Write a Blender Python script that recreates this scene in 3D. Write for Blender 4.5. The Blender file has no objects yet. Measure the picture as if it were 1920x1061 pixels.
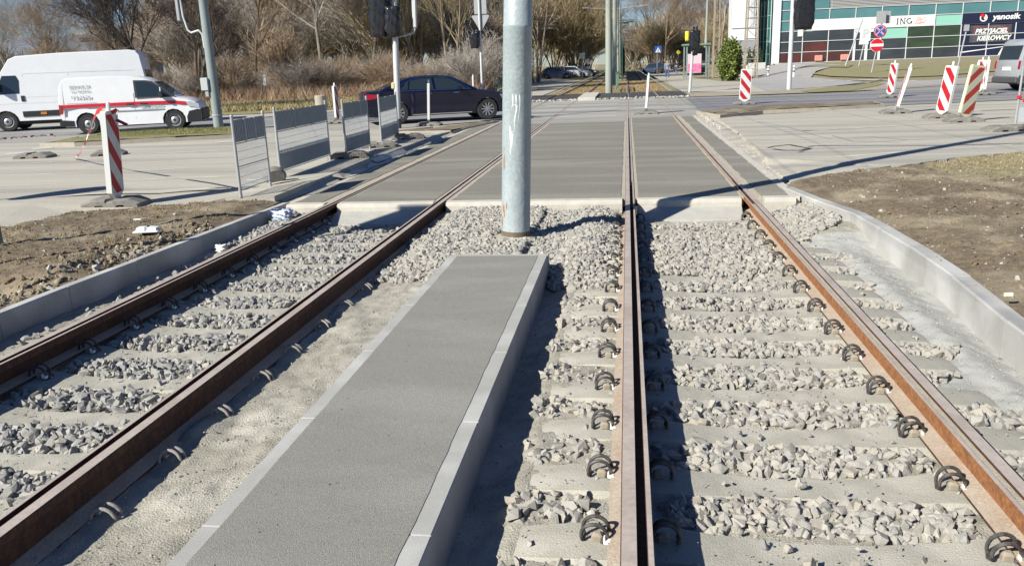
import bpy, bmesh, math, random
import numpy as np
from mathutils import Vector, Matrix
rnd = random.Random(7)
SC = bpy.context.scene
COL = SC.collection
rad = math.radians

# ------------------------------------------------------------------ camera
F_PX = 1534.33; CAMH = 1.6192
TH, PSI, ROLL = 0.257294, 0.1445686, -0.0374652
def _cam():
    d = Vector((-math.sin(PSI)*math.cos(TH), math.cos(PSI)*math.cos(TH), -math.sin(TH)))
    r = Vector((math.cos(PSI), math.sin(PSI), 0)); u = r.cross(d)
    c, s = math.cos(ROLL), math.sin(ROLL)
    return c*r+s*u, -s*r+c*u, d
CR, CU, CD = _cam(); CO = Vector((0, 0, CAMH))
cam = bpy.data.cameras.new('camera'); camo = bpy.data.objects.new('camera', cam); COL.objects.link(camo)
M = Matrix((CR, CU, -CD)).transposed().to_4x4(); M.translation = CO
camo.matrix_world = M
cam.sensor_width = 36; cam.lens = 36*F_PX/1920; cam.clip_start = .05; cam.clip_end = 3000
SC.camera = camo

def sm(a, b, x):
    t = min(1, max(0, (x-a)/(b-a))); return t*t*(3-2*t)
def gz(x, y):
    z = 0.0
    if x < -4.5: z = .09*(1-sm(19, 24, y))*sm(-4.5, -4.62, x)*max(sm(9.9, 10.3, y), sm(-6.7, -7.4, x)*sm(5.5, 7.5, y))
    elif x > 2.2: z = .06*(1-sm(19, 24, y))*sm(10.8, 12.2, y)
    z += max(0, min(1.05, (y-.1*x-45)*.032))*sm(9, 15, x)
    return z
def ray(px, py):
    return (CR*(px-960)/F_PX - CU*(py-530.5)/F_PX + CD)
def G(px, py, dz=None):
    q = ray(px, py)
    if dz is not None:
        t = (dz-CO.z)/q.z; return CO+q*t
    z = 0
    for _ in range(30):
        t = (z-CO.z)/q.z; P = CO+q*t; z = .5*z+.5*gz(P.x, P.y)
    return P

# ------------------------------------------------------------------ materials
MATS = {}
def mat(name, col, col2=None, scale=8, rough=.8, bump=0, bscale=60, metal=0, detail=6, contrast=.5, spec=None,
        col3=None, scale3=1.2, stretch=(1, 1, 1), fine=None):
    """colour noise between col and col2; a second, larger noise adds col3; bump from noise"""
    if name in MATS: return MATS[name]
    m = bpy.data.materials.new(name); m.use_nodes = True; nt = m.node_tree; N = nt.nodes; L = nt.links
    b = N['Principled BSDF']; b.inputs['Roughness'].default_value = rough; b.inputs['Metallic'].default_value = metal
    if spec is not None: b.inputs['Specular IOR Level'].default_value = spec
    def c4(c): return (c[0], c[1], c[2], 1)
    b.inputs['Base Color'].default_value = c4(col)
    tc = N.new('ShaderNodeTexCoord'); mp = N.new('ShaderNodeMapping'); mp.inputs['Scale'].default_value = stretch
    L.new(tc.outputs['Object'], mp.inputs['Vector'])
    out = None
    if col2:
        n = N.new('ShaderNodeTexNoise'); n.inputs['Scale'].default_value = scale; n.inputs['Detail'].default_value = detail
        n.inputs['Roughness'].default_value = .62
        L.new(mp.outputs[0], n.inputs['Vector'])
        r = N.new('ShaderNodeValToRGB'); w = .5-.5*contrast*.7
        r.color_ramp.elements[0].position = w; r.color_ramp.elements[1].position = 1-w
        r.color_ramp.elements[0].color = c4(col); r.color_ramp.elements[1].color = c4(col2)
        L.new(n.outputs['Fac'], r.inputs[0]); out = r.outputs[0]
    if col3:
        n = N.new('ShaderNodeTexNoise'); n.inputs['Scale'].default_value = scale3; n.inputs['Detail'].default_value = 5
        L.new(mp.outputs[0], n.inputs['Vector'])
        r = N.new('ShaderNodeValToRGB'); r.color_ramp.elements[0].position = .48; r.color_ramp.elements[1].position = .64
        L.new(n.outputs['Fac'], r.inputs[0])
        mx = N.new('ShaderNodeMix'); mx.data_type = 'RGBA'
        L.new(r.outputs[0], mx.inputs[0])
        if out: L.new(out, mx.inputs[6])
        else: mx.inputs[6].default_value = c4(col)
        mx.inputs[7].default_value = c4(col3); out = mx.outputs[2]
    if fine:
        n = N.new('ShaderNodeTexNoise'); n.inputs['Scale'].default_value = fine[0]; n.inputs['Detail'].default_value = 3
        L.new(tc.outputs['Object'], n.inputs['Vector'])
        mr = N.new('ShaderNodeMapRange'); mr.inputs[1].default_value = .25; mr.inputs[2].default_value = .75
        mr.inputs[3].default_value = 1-fine[1]; mr.inputs[4].default_value = 1+fine[1]
        L.new(n.outputs['Fac'], mr.inputs[0])
        mx = N.new('ShaderNodeVectorMath'); mx.operation = 'SCALE'
        if out: L.new(out, mx.inputs[0])
        else: mx.inputs[0].default_value = col
        L.new(mr.outputs[0], mx.inputs['Scale']); out = mx.outputs[0]
    if out: L.new(out, b.inputs['Base Color'])
    if bump:
        n = N.new('ShaderNodeTexNoise'); n.inputs['Scale'].default_value = bscale; n.inputs['Detail'].default_value = 5
        L.new(tc.outputs['Object'], n.inputs['Vector'])
        bp = N.new('ShaderNodeBump'); bp.inputs['Strength'].default_value = bump; bp.inputs['Distance'].default_value = .01
        L.new(n.outputs['Fac'], bp.inputs['Height']); L.new(bp.outputs[0], b.inputs['Normal'])
    MATS[name] = m; return m
def glass(name, col, rough=.05, spec=1.0):
    m = mat(name, col, rough=rough); m.node_tree.nodes['Principled BSDF'].inputs['Specular IOR Level'].default_value = spec
    return m
def paint(name, col, rough=.35, coat=0, metal=0):
    m = mat(name, col, tuple(min(1, c*1.06+.002) for c in col), scale=3, rough=rough, metal=metal)
    m.node_tree.nodes['Principled BSDF'].inputs['Coat Weight'].default_value = coat
    return m

# ------------------------------------------------------------------ mesh builder
class MB:
    def __init__(s): s.v = []; s.f = []; s.mi = []; s.cur = 0
    def add(s, vs, fs):
        o = len(s.v); s.v += [tuple(v) for v in vs]
        for f in fs: s.f.append(tuple(i+o for i in f)); s.mi.append(s.cur)
    def box(s, c, size, R=None, taper=(1, 1)):
        hx, hy, hz = size[0]/2, size[1]/2, size[2]/2
        vs = []
        for z in (-1, 1):
            tx, ty = (taper if z > 0 else (1, 1))
            for x, y in ((-1, -1), (1, -1), (1, 1), (-1, 1)): vs.append(Vector((x*hx*tx, y*hy*ty, z*hz)))
        if R is not None: vs = [R @ v for v in vs]
        c = Vector(c)
        s.add([v+c for v in vs], [(3, 2, 1, 0), (4, 5, 6, 7), (0, 1, 5, 4), (1, 2, 6, 5), (2, 3, 7, 6), (3, 0, 4, 7)])
        return s
    def rbox(s, c, size, b=.01, R=None):
        """box with chamfered vertical and top edges"""
        hx, hy, hz = size[0]/2, size[1]/2, size[2]/2
        b = min(b, hx*.9, hy*.9, hz*.9)
        rings = []
        for z, i in ((-hz, b), (-hz+b, 0), (hz-b, 0), (hz, b)):
            x, y = hx-i, hy-i; k = b*.6
            rings.append([(-x+k, -y, z), (x-k, -y, z), (x, -y+k, z), (x, y-k, z), (x-k, y, z), (-x+k, y, z), (-x, y-k, z), (-x, -y+k, z)])
        vs = [Vector(p) for r in rings for p in r]
        if R is not None: vs = [R @ v for v in vs]
        c = Vector(c); fs = [tuple(range(7, -1, -1)), tuple(range(24, 32))]
        for r in range(3):
            for k in range(8): a = r*8+k; bb = r*8+(k+1) % 8; fs.append((a, bb, bb+8, a+8))
        s.add([v+c for v in vs], fs); return s
    def tube(s, pts, rs, n=8, cap=True):
        pts = [Vector(p) for p in pts]
        if not hasattr(rs, '__len__'): rs = [rs]*len(pts)
        base = len(s.v); vs = []; fs = []
        prev = None
        for i, p in enumerate(pts):
            a = pts[max(0, i-1)]; b = pts[min(len(pts)-1, i+1)]; t = (b-a).normalized()
            if prev is None:
                ref = Vector((0, 0, 1)) if abs(t.z) < .9 else Vector((1, 0, 0)); u = t.cross(ref).normalized()
            else:
                u = prev-t*prev.dot(t); u = u.normalized() if u.length > 1e-6 else t.orthogonal().normalized()
            prev = u; w = t.cross(u)
            for k in range(n):
                an = 2*math.pi*k/n; vs.append(p+(u*math.cos(an)+w*math.sin(an))*rs[i])
        for i in range(len(pts)-1):
            for k in range(n):
                a = i*n+k; b = i*n+(k+1) % n; fs.append((a, b, b+n, a+n))
        if cap: fs.append(tuple(range(n-1, -1, -1))); fs.append(tuple(range((len(pts)-1)*n, len(pts)*n)))
        s.add(vs, fs); return s
    def lathe(s, prof, axis='z', c=(0, 0, 0), n=24, R=None, close=False):
        vs = []; fs = []; m = len(prof)
        for k in range(n):
            a = 2*math.pi*k/n
            for r, h in prof:
                if axis == 'z': p = Vector((r*math.cos(a), r*math.sin(a), h))
                elif axis == 'y': p = Vector((r*math.cos(a), h, r*math.sin(a)))
                else: p = Vector((h, r*math.cos(a), r*math.sin(a)))
                if R is not None: p = R @ p
                vs.append(p+Vector(c))
        for k in range(n):
            k2 = (k+1) % n
            for j in range(m-1+(1 if close else 0)):
                j2 = (j+1) % m
                fs.append((k*m+j, k2*m+j, k2*m+j2, k*m+j2))
        s.add(vs, fs); return s
    def prism(s, poly, h, fr=None, b=0):
        """poly 2D (u,v) extruded 0..h along w. fr = (origin, U, V, W)"""
        O, U, V, W = fr if fr else (Vector((0, 0, 0)), Vector((1, 0, 0)), Vector((0, 1, 0)), Vector((0, 0, 1)))
        n = len(poly)
        vs = [O+U*p[0]+V*p[1] for p in poly]+[O+U*p[0]+V*p[1]+W*h for p in poly]
        fs = [tuple(range(n-1, -1, -1)), tuple(range(n, 2*n))]+[(i, (i+1) % n, (i+1) % n+n, i+n) for i in range(n)]
        s.add(vs, fs); return s
    def quad(s, a, b, c, d): s.add([a, b, c, d], [(0, 1, 2, 3)]); return s
    def build(s, name, mats=None, parent=None, smooth=False, loc=None, fixn=True, rotz=None, auto=None):
        me = bpy.data.meshes.new(name); me.from_pydata(s.v, [], s.f)
        if mats is None: mats = []
        if not isinstance(mats, (list, tuple)): mats = [mats]
        for m in mats: me.materials.append(m)
        if len(mats) > 1: me.polygons.foreach_set('material_index', s.mi)
        if fixn:
            bm = bmesh.new(); bm.from_mesh(me); bmesh.ops.recalc_face_normals(bm, faces=bm.faces); bm.to_mesh(me); bm.free()
        if smooth:
            me.polygons.foreach_set('use_smooth', [True]*len(me.polygons))
            try: me.set_sharp_from_angle(angle=rad(auto or 38))
            except Exception: pass
        o = bpy.data.objects.new(name, me); COL.objects.link(o)
        if parent: o.parent = parent
        if loc is not None: o.location = loc
        if rotz is not None: o.rotation_euler.z = rotz
        return o
def tag(o, label=None, cat=None, group=None, kind=None):
    if label: o['label'] = label
    if cat: o['category'] = cat
    if group: o['group'] = group
    if kind: o['kind'] = kind
    return o
def empty(name, loc=(0, 0, 0), rz=0, label=None, cat=None, group=None):
    o = bpy.data.objects.new(name, None); COL.objects.link(o); o.empty_display_size = .1
    o.location = loc; o.rotation_euler.z = rz
    return tag(o, label, cat, group)
KIDS = {}
def copy_tree(o, parent=None):
    c = o.copy(); COL.objects.link(c)
    if parent: c.parent = parent
    for ch in [x for x in bpy.data.objects if x.parent == o]: copy_tree(ch, c)
    return c
def np_mesh(name, V, Fq, mats=None, parent=None, mi=None, smooth=False):
    """V (n,3) array, Fq (m,k) array"""
    me = bpy.data.meshes.new(name); m, k = Fq.shape
    me.vertices.add(len(V)); me.vertices.foreach_set('co', V.astype(np.float32).ravel())
    me.loops.add(m*k); me.loops.foreach_set('vertex_index', Fq.astype(np.int32).ravel())
    me.polygons.add(m); me.polygons.foreach_set('loop_start', np.arange(0, m*k, k, dtype=np.int32))
    me.polygons.foreach_set('loop_total', np.full(m, k, dtype=np.int32))
    if mi is not None: me.polygons.foreach_set('material_index', mi.astype(np.int32))
    me.polygons.foreach_set('use_smooth', np.full(m, smooth, dtype=bool))
    for x in (mats if isinstance(mats, (list, tuple)) else [mats]):
        if x: me.materials.append(x)
    me.update(calc_edges=True); me.validate()
    o = bpy.data.objects.new(name, me); COL.objects.link(o)
    if parent: o.parent = parent
    return o
def vnoise(x, y, seed=0):
    x = np.asarray(x, float); y = np.asarray(y, float)
    xi = np.floor(x).astype(np.int64); yi = np.floor(y).astype(np.int64); fx = x-xi; fy = y-yi
    fx = fx*fx*(3-2*fx); fy = fy*fy*(3-2*fy)
    def h(a, b):
        n = (a*374761393+b*668265263+seed*2147483647) & 0xffffffff
        n = ((n ^ (n >> 13))*1274126177) & 0xffffffff
        return ((n ^ (n >> 16)) & 0xffff)/65535.0
    return (h(xi, yi)*(1-fx)+h(xi+1, yi)*fx)*(1-fy)+(h(xi, yi+1)*(1-fx)+h(xi+1, yi+1)*fx)*fy
def fbm(x, y, seed=0, o=4):
    r = 0; a = .5; f = 1
    for i in range(o): r = r+a*vnoise(x*f, y*f, seed+i*17); a *= .5; f *= 2.03
    return r/(1-.5**o)-.5
def inpoly(X, Y, poly):
    ins = np.zeros(X.shape, bool); n = len(poly); j = n-1
    for i in range(n):
        xi, yi = poly[i]; xj, yj = poly[j]
        c = ((yi > Y) != (yj > Y)) & (X < (xj-xi)*(Y-yi)/(yj-yi+1e-12)+xi)
        ins ^= c; j = i
    return ins
def grid_mesh(name, xs, ys, zf, mats, keep=None, smooth=True, mif=None):
    X, Y = np.meshgrid(xs, ys); Z = zf(X, Y)
    nx, ny = len(xs), len(ys); idx = np.arange(nx*ny).reshape(ny, nx)
    Fq = np.stack([idx[:-1, :-1], idx[:-1, 1:], idx[1:, 1:], idx[1:, :-1]], -1).reshape(-1, 4)
    XC = (X[:-1, :-1]+X[1:, 1:])/2; YC = (Y[:-1, :-1]+Y[1:, 1:])/2
    if keep is not None:
        k = keep(XC, YC).ravel(); Fq = Fq[k]
    else: k = None
    mi = None
    if mif is not None:
        mi = mif(XC, YC).ravel()
        if k is not None: mi = mi[k]
    V = np.stack([X.ravel(), Y.ravel(), Z.ravel()], 1)
    used = np.unique(Fq); rm = np.full(len(V), -1); rm[used] = np.arange(len(used))
    return np_mesh(name, V[used], rm[Fq], mats, mi=mi, smooth=smooth)
def sheet(name, poly, dz, m, step=2.0, label=None, cat=None, kind='structure', wob=0, thick=0):
    """flat ground sheet following gz, poly is world (x,y) list; wob = ragged edges"""
    pts = []
    n = len(poly)
    for i in range(n):
        a = Vector(poly[i][:2]); b = Vector(poly[(i+1) % n][:2]); L = (b-a).length
        k = max(1, int(L/(.12 if wob else 1e9))) if wob else 1
        k = min(k, 200)
        for j in range(k):
            p = a.lerp(b, j/k)
            if wob and j: nn = Vector((-(b-a).y, (b-a).x)).normalized(); p = p+nn*rnd.uniform(-wob, wob)
            pts.append(p)
    bm = bmesh.new(); vs = [bm.verts.new((p.x, p.y, 0)) for p in pts]; bm.faces.new(vs)
    x0 = min(p.x for p in pts); x1 = max(p.x for p in pts); y0 = min(p.y for p in pts); y1 = max(p.y for p in pts)
    for ax, a, b in ((0, x0, x1), (1, y0, y1)):
        t = math.ceil(a/step)*step
        while t < b:
            co = (t, 0, 0) if ax == 0 else (0, t, 0); no = (1, 0, 0) if ax == 0 else (0, 1, 0)
            bmesh.ops.bisect_plane(bm, geom=bm.verts[:]+bm.edges[:]+bm.faces[:], plane_co=co, plane_no=no); t += step
    if thick:
        top = bm.faces[:]
        r = bmesh.ops.extrude_face_region(bm, geom=top)
        nv = [g for g in r['geom'] if isinstance(g, bmesh.types.BMVert)]
        for v in bm.verts: v.co.z = -thick
        for v in nv: v.co.z = 0
        bmesh.ops.delete(bm, geom=top, context='FACES')
    for v in bm.verts: v.co.z += gz(v.co.x, v.co.y)+dz
    bmesh.ops.recalc_face_normals(bm, faces=bm.faces)
    if sum(f.normal.z for f in bm.faces) < 0: bmesh.ops.reverse_faces(bm, faces=bm.faces)
    me = bpy.data.meshes.new(name); bm.to_mesh(me); bm.free(); me.materials.append(m)
    o = bpy.data.objects.new(name, me); COL.objects.link(o)
    return tag(o, label, cat, None, kind)
def GP(*px): return [G(x, y)[:2] for x, y in px]
def text(name, s, size, m, parent, loc, rot, extrude=.004, shear=0, align='CENTER', bold=0, sx=1):
    cu = bpy.data.curves.new('t', 'FONT'); cu.body = s; cu.size = size; cu.extrude = extrude; cu.align_x = align; cu.align_y = 'CENTER'
    cu.shear = shear; cu.offset = bold; cu.resolution_u = 3
    t = bpy.data.objects.new('t', cu); COL.objects.link(t)
    dg = bpy.context.evaluated_depsgraph_get(); me = bpy.data.meshes.new_from_object(t.evaluated_get(dg))
    bpy.data.objects.remove(t); bpy.data.curves.remove(cu)
    me.name = name; me.materials.clear(); me.materials.append(m)
    for v in me.vertices: v.co.x *= sx
    o = bpy.data.objects.new(name, me); COL.objects.link(o); o.parent = parent; o.location = loc; o.rotation_euler = rot
    return o
# ------------------------------------------------------------------ light and sky
SUN_AZ = rad(43.5); SUN_EL = rad(35)
sd = Vector((math.sin(SUN_AZ)*math.cos(SUN_EL), math.cos(SUN_AZ)*math.cos(SUN_EL), -math.sin(SUN_EL)))
sl = bpy.data.lights.new('sun', 'SUN'); sl.energy = 5.0; sl.angle = rad(.5); sl.color = (1, .96, .86)
so = bpy.data.objects.new('sun', sl); COL.objects.link(so); so.rotation_euler = sd.to_track_quat('-Z', 'Y').to_euler()
so.location = (-20, -20, 30)
w = bpy.data.worlds.new('World'); SC.world = w; w.use_nodes = True
N = w.node_tree.nodes; sky = N.new('ShaderNodeTexSky'); sky.sky_type = 'NISHITA'; sky.sun_disc = False
sky.sun_elevation = SUN_EL; sky.sun_rotation = math.pi+SUN_AZ; sky.air_density = 1.0; sky.dust_density = .0; sky.ozone_density = 1.5
tint = N.new('ShaderNodeMix'); tint.data_type = 'RGBA'; tint.blend_type = 'MULTIPLY'; tint.inputs[0].default_value = 1; tint.inputs[7].default_value = (.62, .78, 1.10, 1)
w.node_tree.links.new(sky.outputs[0], tint.inputs[6]); w.node_tree.links.new(tint.outputs[2], N['Background'].inputs[0]); N['Background'].inputs[1].default_value = .05
SC.view_settings.view_transform = 'Standard'; SC.view_settings.look = 'None'; SC.view_settings.exposure = .6; SC.view_settings.gamma = 1

# ------------------------------------------------------------------ colours
SAND = mat('sand', (.37, .35, .292), (.27, .255, .212), scale=9, rough=.95, bump=.9, bscale=110, col3=(.43, .41, .352), scale3=2.2, fine=(160, .3))
FINES = mat('stone_dust', (.43, .43, .405), (.34, .34, .32), scale=7, rough=.95, bump=.8, bscale=120, fine=(200, .2))
SOIL = mat('soil', (.21, .162, .105), (.105, .08, .052), scale=14, rough=1, bump=1, bscale=60, col3=(.27, .225, .155), scale3=1.3, fine=(90, .35))
DRYG = mat('dry_turf', (.29, .25, .155), (.18, .155, .09), scale=6, rough=1, bump=1, bscale=50, col3=(.24, .225, .11), scale3=.8, fine=(60, .35))
GREENG = mat('green_turf', (.19, .19, .08), (.27, .23, .13), scale=5, rough=1, bump=1, bscale=50, fine=(60, .35))
STONE = [mat('ballast_grey', (.35, .335, .302), (.27, .26, .236), scale=20, rough=.9, bump=.3, bscale=120),
         mat('ballast_dusty', (.40, .378, .335), (.33, .314, .28), scale=20, rough=.95, bump=.3, bscale=120),
         mat('ballast_mid_grey', (.34, .328, .30), (.26, .252, .232), scale=20, rough=.85, bump=.3, bscale=120),
         mat('ballast_warm', (.37, .335, .28), (.31, .285, .24), scale=20, rough=.9, bump=.3, bscale=120)]
SLEEP = mat('sleeper_concrete', (.385, .37, .315), (.33, .315, .27), scale=16, rough=.92, bump=.5, bscale=140, col3=(.45, .43, .37), scale3=4, fine=(180, .15))
KERB = mat('kerb_concrete', (.42, .415, .39), (.31, .305, .285), scale=4, contrast=.9, rough=.85, bump=.15, bscale=150, col3=(.50, .495, .475), scale3=1.4, fine=(160, .12))
INFILL = mat('brushed_concrete', (.255, .25, .22), (.215, .21, .185), scale=3, rough=.9, bump=.45, bscale=230, fine=(210, .38), stretch=(1, 2.5, 1), col3=(.275, .27, .24), scale3=.7, contrast=1.0)
SLABM = mat('slab_concrete', (.222, .212, .176), (.172, .165, .138), scale=2.4, rough=.9, bump=.6, bscale=90, stretch=(.5, 3, 1), fine=(75, .30), contrast=1.2, col3=(.25, .24, .20), scale3=.5)
LIGHTC = mat('light_concrete', (.54, .51, .445), (.44, .415, .365), scale=6, rough=.88, bump=.3, bscale=120, fine=(120, .1))
FOUND = mat('foundation_concrete', (.43, .42, .38), (.36, .35, .32), scale=7, rough=.9, bump=.4, bscale=80)
FILLER = mat('joint_mortar', (.48, .425, .33), (.38, .345, .28), scale=18, rough=.95, bump=.8, bscale=140, fine=(160, .25))
DUSTY = mat('dusty_concrete', (.49, .455, .375), (.34, .325, .28), scale=.8, rough=.92, bump=.25, bscale=30, col3=(.31, .297, .262), scale3=.55, stretch=(.16, 2.2, 1), fine=(35, .14), contrast=.9)
LANE = mat('worn_asphalt', (.37, .355, .305), (.27, .262, .235), scale=1.1, rough=.9, bump=.25, bscale=60, col3=(.21, .21, .21), scale3=.35, stretch=(.12, 1.5, 1), fine=(50, .12))
ASPH = mat('asphalt', (.185, .185, .2), (.13, .132, .148), scale=1.5, rough=.82, bump=.25, bscale=60, stretch=(.1, 1.6, 1), col3=(.26, .255, .25), scale3=.4, fine=(60, .12))
CONC = mat('pavement', (.42, .40, .36), (.35, .335, .3), scale=2, rough=.9, bump=.2, bscale=40)
WMARK = mat('road_paint', (.62, .61, .57), (.45, .44, .41), scale=5, rough=.8)
RUST = mat('rust', (.095, .038, .022), (.045, .021, .014), scale=12, rough=.85, bump=.5, bscale=160, col3=(.10, .042, .02), scale3=5, fine=(60, .35), stretch=(1, 4, .3))
RUSTO = mat('sunlit_rust', (.36, .15, .05), (.2, .085, .035), scale=24, rough=.85, bump=.5, bscale=160, fine=(80, .35))  # rust brightened to orange, sunlight on the inner web put into its colour
RTOP = mat('worn_rail_top', (.47, .405, .355), (.38, .325, .285), scale=10, rough=.55, bump=.1, bscale=100, fine=(40, .15), col3=(.36, .3, .26), scale3=2)
RFOOT = mat('rail_foot', (.37, .285, .215), (.43, .37, .30), scale=8, rough=.9, bump=.4, bscale=140, fine=(90, .2))
BLACK = mat('black_steel', (.018, .018, .02), (.12, .11, .10), scale=22, rough=.55, contrast=.35)
GROOVE = mat('groove_dark', (.03, .026, .022), (.08, .07, .055), scale=60, rough=1)  # near-black tone for groove floors and grit specks
WHITEP = paint('white_plastic', (.75, .75, .72))

# ------------------------------------------------------------------ the big ground sheet
LX0, LX1, YN, YF = -4.62, 2.5, -3.0, 10.22
def axis(lo, hi, marks, f):
    xs = set(marks); t = 0.0
    x = lo
    while x < hi:
        xs.add(round(x, 3)); x += f(x)
    xs.add(hi); a = sorted(xs); out = [a[0]]
    for v in a[1:]:
        if v-out[-1] > .02 or v in marks: out.append(v)
    return np.array(out)
def st(x): return 1.0 if abs(x) < 12 else (3.0 if abs(x) < 90 else 90.0)
xs = axis(-1500, 1500, [LX0, LX1, -4.7, 2.6, -4.5], st); ys = axis(-60, 2400, [YN, YF, 46.4, 190], lambda y: st(y*.3))
GZ = np.vectorize(gz)
def zbase(X, Y): return GZ(X, Y)-.03-.04*((np.abs(X) < 11) & (Y < 11.4))
def keepg(X, Y):
    h1 = (X > LX0) & (X < LX1) & (Y > YN) & (Y < YF)
    h2 = (X > -4.7) & (X < 2.6) & (Y > 46.4) & (Y < 190)
    return ~(h1 | h2)
tag(grid_mesh('ground', xs, ys, zbase, [DRYG, SOIL, DUSTY], keep=keepg, mif=lambda X, Y: np.where((np.abs(X) < 12) & (Y < 42), np.where(Y < 10.4, 1, 2), 0)), kind='structure')

# ------------------------------------------------------------------ track bed between the kerbs
XA, XB, XC, XD = -3.800, -2.365, .033, 1.468     # gauge faces of the four rails
SY0, SDY = 2.87, .518
def sleeper_phase(Y): return np.abs(((Y-SY0)/SDY+.5) % 1-.5)*SDY
def ss(a, b, x):
    t = np.clip((x-a)/(b-a), 0, 1); return t*t*(3-2*t)
def bed(X, Y):
    z = -.225+0*X
    z = z+.02*ss(-3.95, -4.5, X)+.05*ss(-3.95, -4.3, X)*ss(7.6, 8.6, Y)+.03*(fbm(X*3, Y*3, 3)*ss(-3.9, -4.2, X))
    z = z-.035*ss(1.9, 2.35, X)*(1-ss(7.5, 8.5, Y))+.045*ss(1.95, 2.1, X)*(1-ss(2.1, 2.35, X)*.7)*(1-ss(7.5, 8.5, Y))+.12*ss(1.55, 2.15, X)*ss(7.9, 8.9, Y)+.02*fbm(X*2.5, Y*1.3, 44)*ss(1.7, 1.9, X)
    isl = (X > -2.25) & (X < -1.55)
    z = np.where((X > -2.3) & (X < -1.0), -.170+.03*ss(-2.15, -1.75, X)+.06*(fbm(X*4, Y*2.2, 91)), z)
    z = np.where((X > -1.0) & (X < -.45), -.25+.05*ss(-.66, -.42, X), z)
    z = np.where((X > -.45) & (X < -.0), -.205, z)
    heap = ss(6.7, 7.6, Y)*ss(-2.3, -1.8, X)*ss(.05, -.4, X)
    z = z+heap*.10
    z = z+.035*fbm(X*4, Y*4, 11)+.022*fbm(X*14, Y*14, 5)+.010*fbm(X*45, Y*45, 8)
    z = np.minimum(z, -.10-.0*X)
    return z
xs = np.arange(-4.70, 2.56, .022); ys = np.concatenate([np.arange(-3, 1.8, .12), np.arange(1.8, 10.3, .025)])
def mif(X, Y): return np.where((X > 1.72+.12*fbm(X*3, Y*3, 4)+ss(8.3, 7.6, Y)*0) & (Y < 8.6), 1, 0)
tag(grid_mesh('track_bed', xs, ys, bed, [SAND, FINES], mif=mif), kind='structure')
# the old bed beyond the road
tag(grid_mesh('far_track_bed', np.arange(-4.7, 2.65, .25), np.concatenate([np.arange(46.4, 60, .3), np.arange(60, 190.1, 3)]),
    lambda X, Y: -.15+.09*fbm(X*2, Y*1.3, 2)+.06*ss(60, 64, Y), [mat('old_track_soil', (.31, .245, .145), (.19, .15, .09), scale=3, rough=1, bump=1, bscale=30, col3=(.4, .34, .24), scale3=.7)]), kind='structure')

# ------------------------------------------------------------------ soil banks either side
PL = [(-4.3, 10.42), (-5.42, 10.35), (-6.1, 9.95), (-6.95, 9.45), (-7.1, 8.4), (-7.6, 7.6), (-9.5, 6.8), (-14, 5.5), (-14, 1.5), (-4.3, 1.5)]
PR = [(1.8, 1.5), (11, 1.5), (11, 14.4), (7.6, 14.2), (6.1, 13.8), (4.9, 13.2), (4.2, 12.6), (3.3, 12.1), (2.2, 11.35), (2.05, 10.9), (1.8, 10.5)]
def soilz(X, Y, sd_, edge):
    g = .05*fbm(X*1.1, Y*1.1, sd_)+.05*fbm(X*5, Y*5, sd_+1)+.035*fbm(X*16, Y*16, sd_+2)+.02*fbm(X*40, Y*40, sd_+3)
    return g
def zl(X, Y):
    z = .035+soilz(X, Y, 21, 0)
    # a dug hole by the kerb
    r = ((X+5.6)/.75)**2+((Y-5.75)/.42)**2
    z = z-.19*np.exp(-r*1.2)+.07*np.exp(-((X+5.0)/.25)**2-((Y-6.2)/.8)**2)+.05*np.abs(fbm(X*7, Y*7, 88))*(Y < 7)
    r = ((X+4.95)/.3)**2+((Y-5.9)/.4)**2; z = z-.06*np.exp(-r)
    k = ss(0, .3, np.interp(Y, *WLX)-.08-X); z = z*k+(1-k)*(-.012)
    e = ss(10.5, 10.0, Y+.25*(X+4.6)); return z
def zr(X, Y):
    z = .045+soilz(X, Y, 51, 0)
    k = ss(0, .4, X-np.interp(Y, *WRX)-.1); return z*k+(1-k)*(-.010)
WLX = ([1, 4, 5.2, 5.98, 6.9, 7.9, 9.2, 10.24], [-4.62, -4.62, -4.59, -4.58, -4.54, -4.51, -4.47, -4.42])
WRX = ([1, 4.1, 5.2, 6.3, 7.3, 8.1, 9.0, 9.9, 10.9], [2.26, 2.28, 2.32, 2.40, 2.42, 2.40, 2.36, 2.16, 1.99])
def kl(X, Y): return (X < np.interp(Y, *WLX)-.05) & inpoly(X+.09*fbm(X*9, Y*9, 71), Y+.09*fbm(X*9, Y*9, 72), PL)
def kr(X, Y): return (X > np.interp(Y, *WRX)+.06) & inpoly(X+.14*fbm(X*9, Y*9, 73), Y+.14*fbm(X*9, Y*9, 74), PR)
tag(grid_mesh('soil_bank', np.arange(-9, -4.56, .028), np.arange(3.6, 10.6, .03), zl, [SOIL], keep=kl), kind='structure')
def mr_(X, Y): return np.where(Y > 11.1+.25*(X-3.5)*0+.9*fbm(X*.9, Y*.9, 5)+(X < 4.2)*9, 1, 0)
tag(grid_mesh('soil_bank', np.arange(2.0, 8.5, .03), np.arange(3.6, 14.5, .034), zr, [SOIL, DRYG], keep=kr, mif=mr_), kind='structure')

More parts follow.
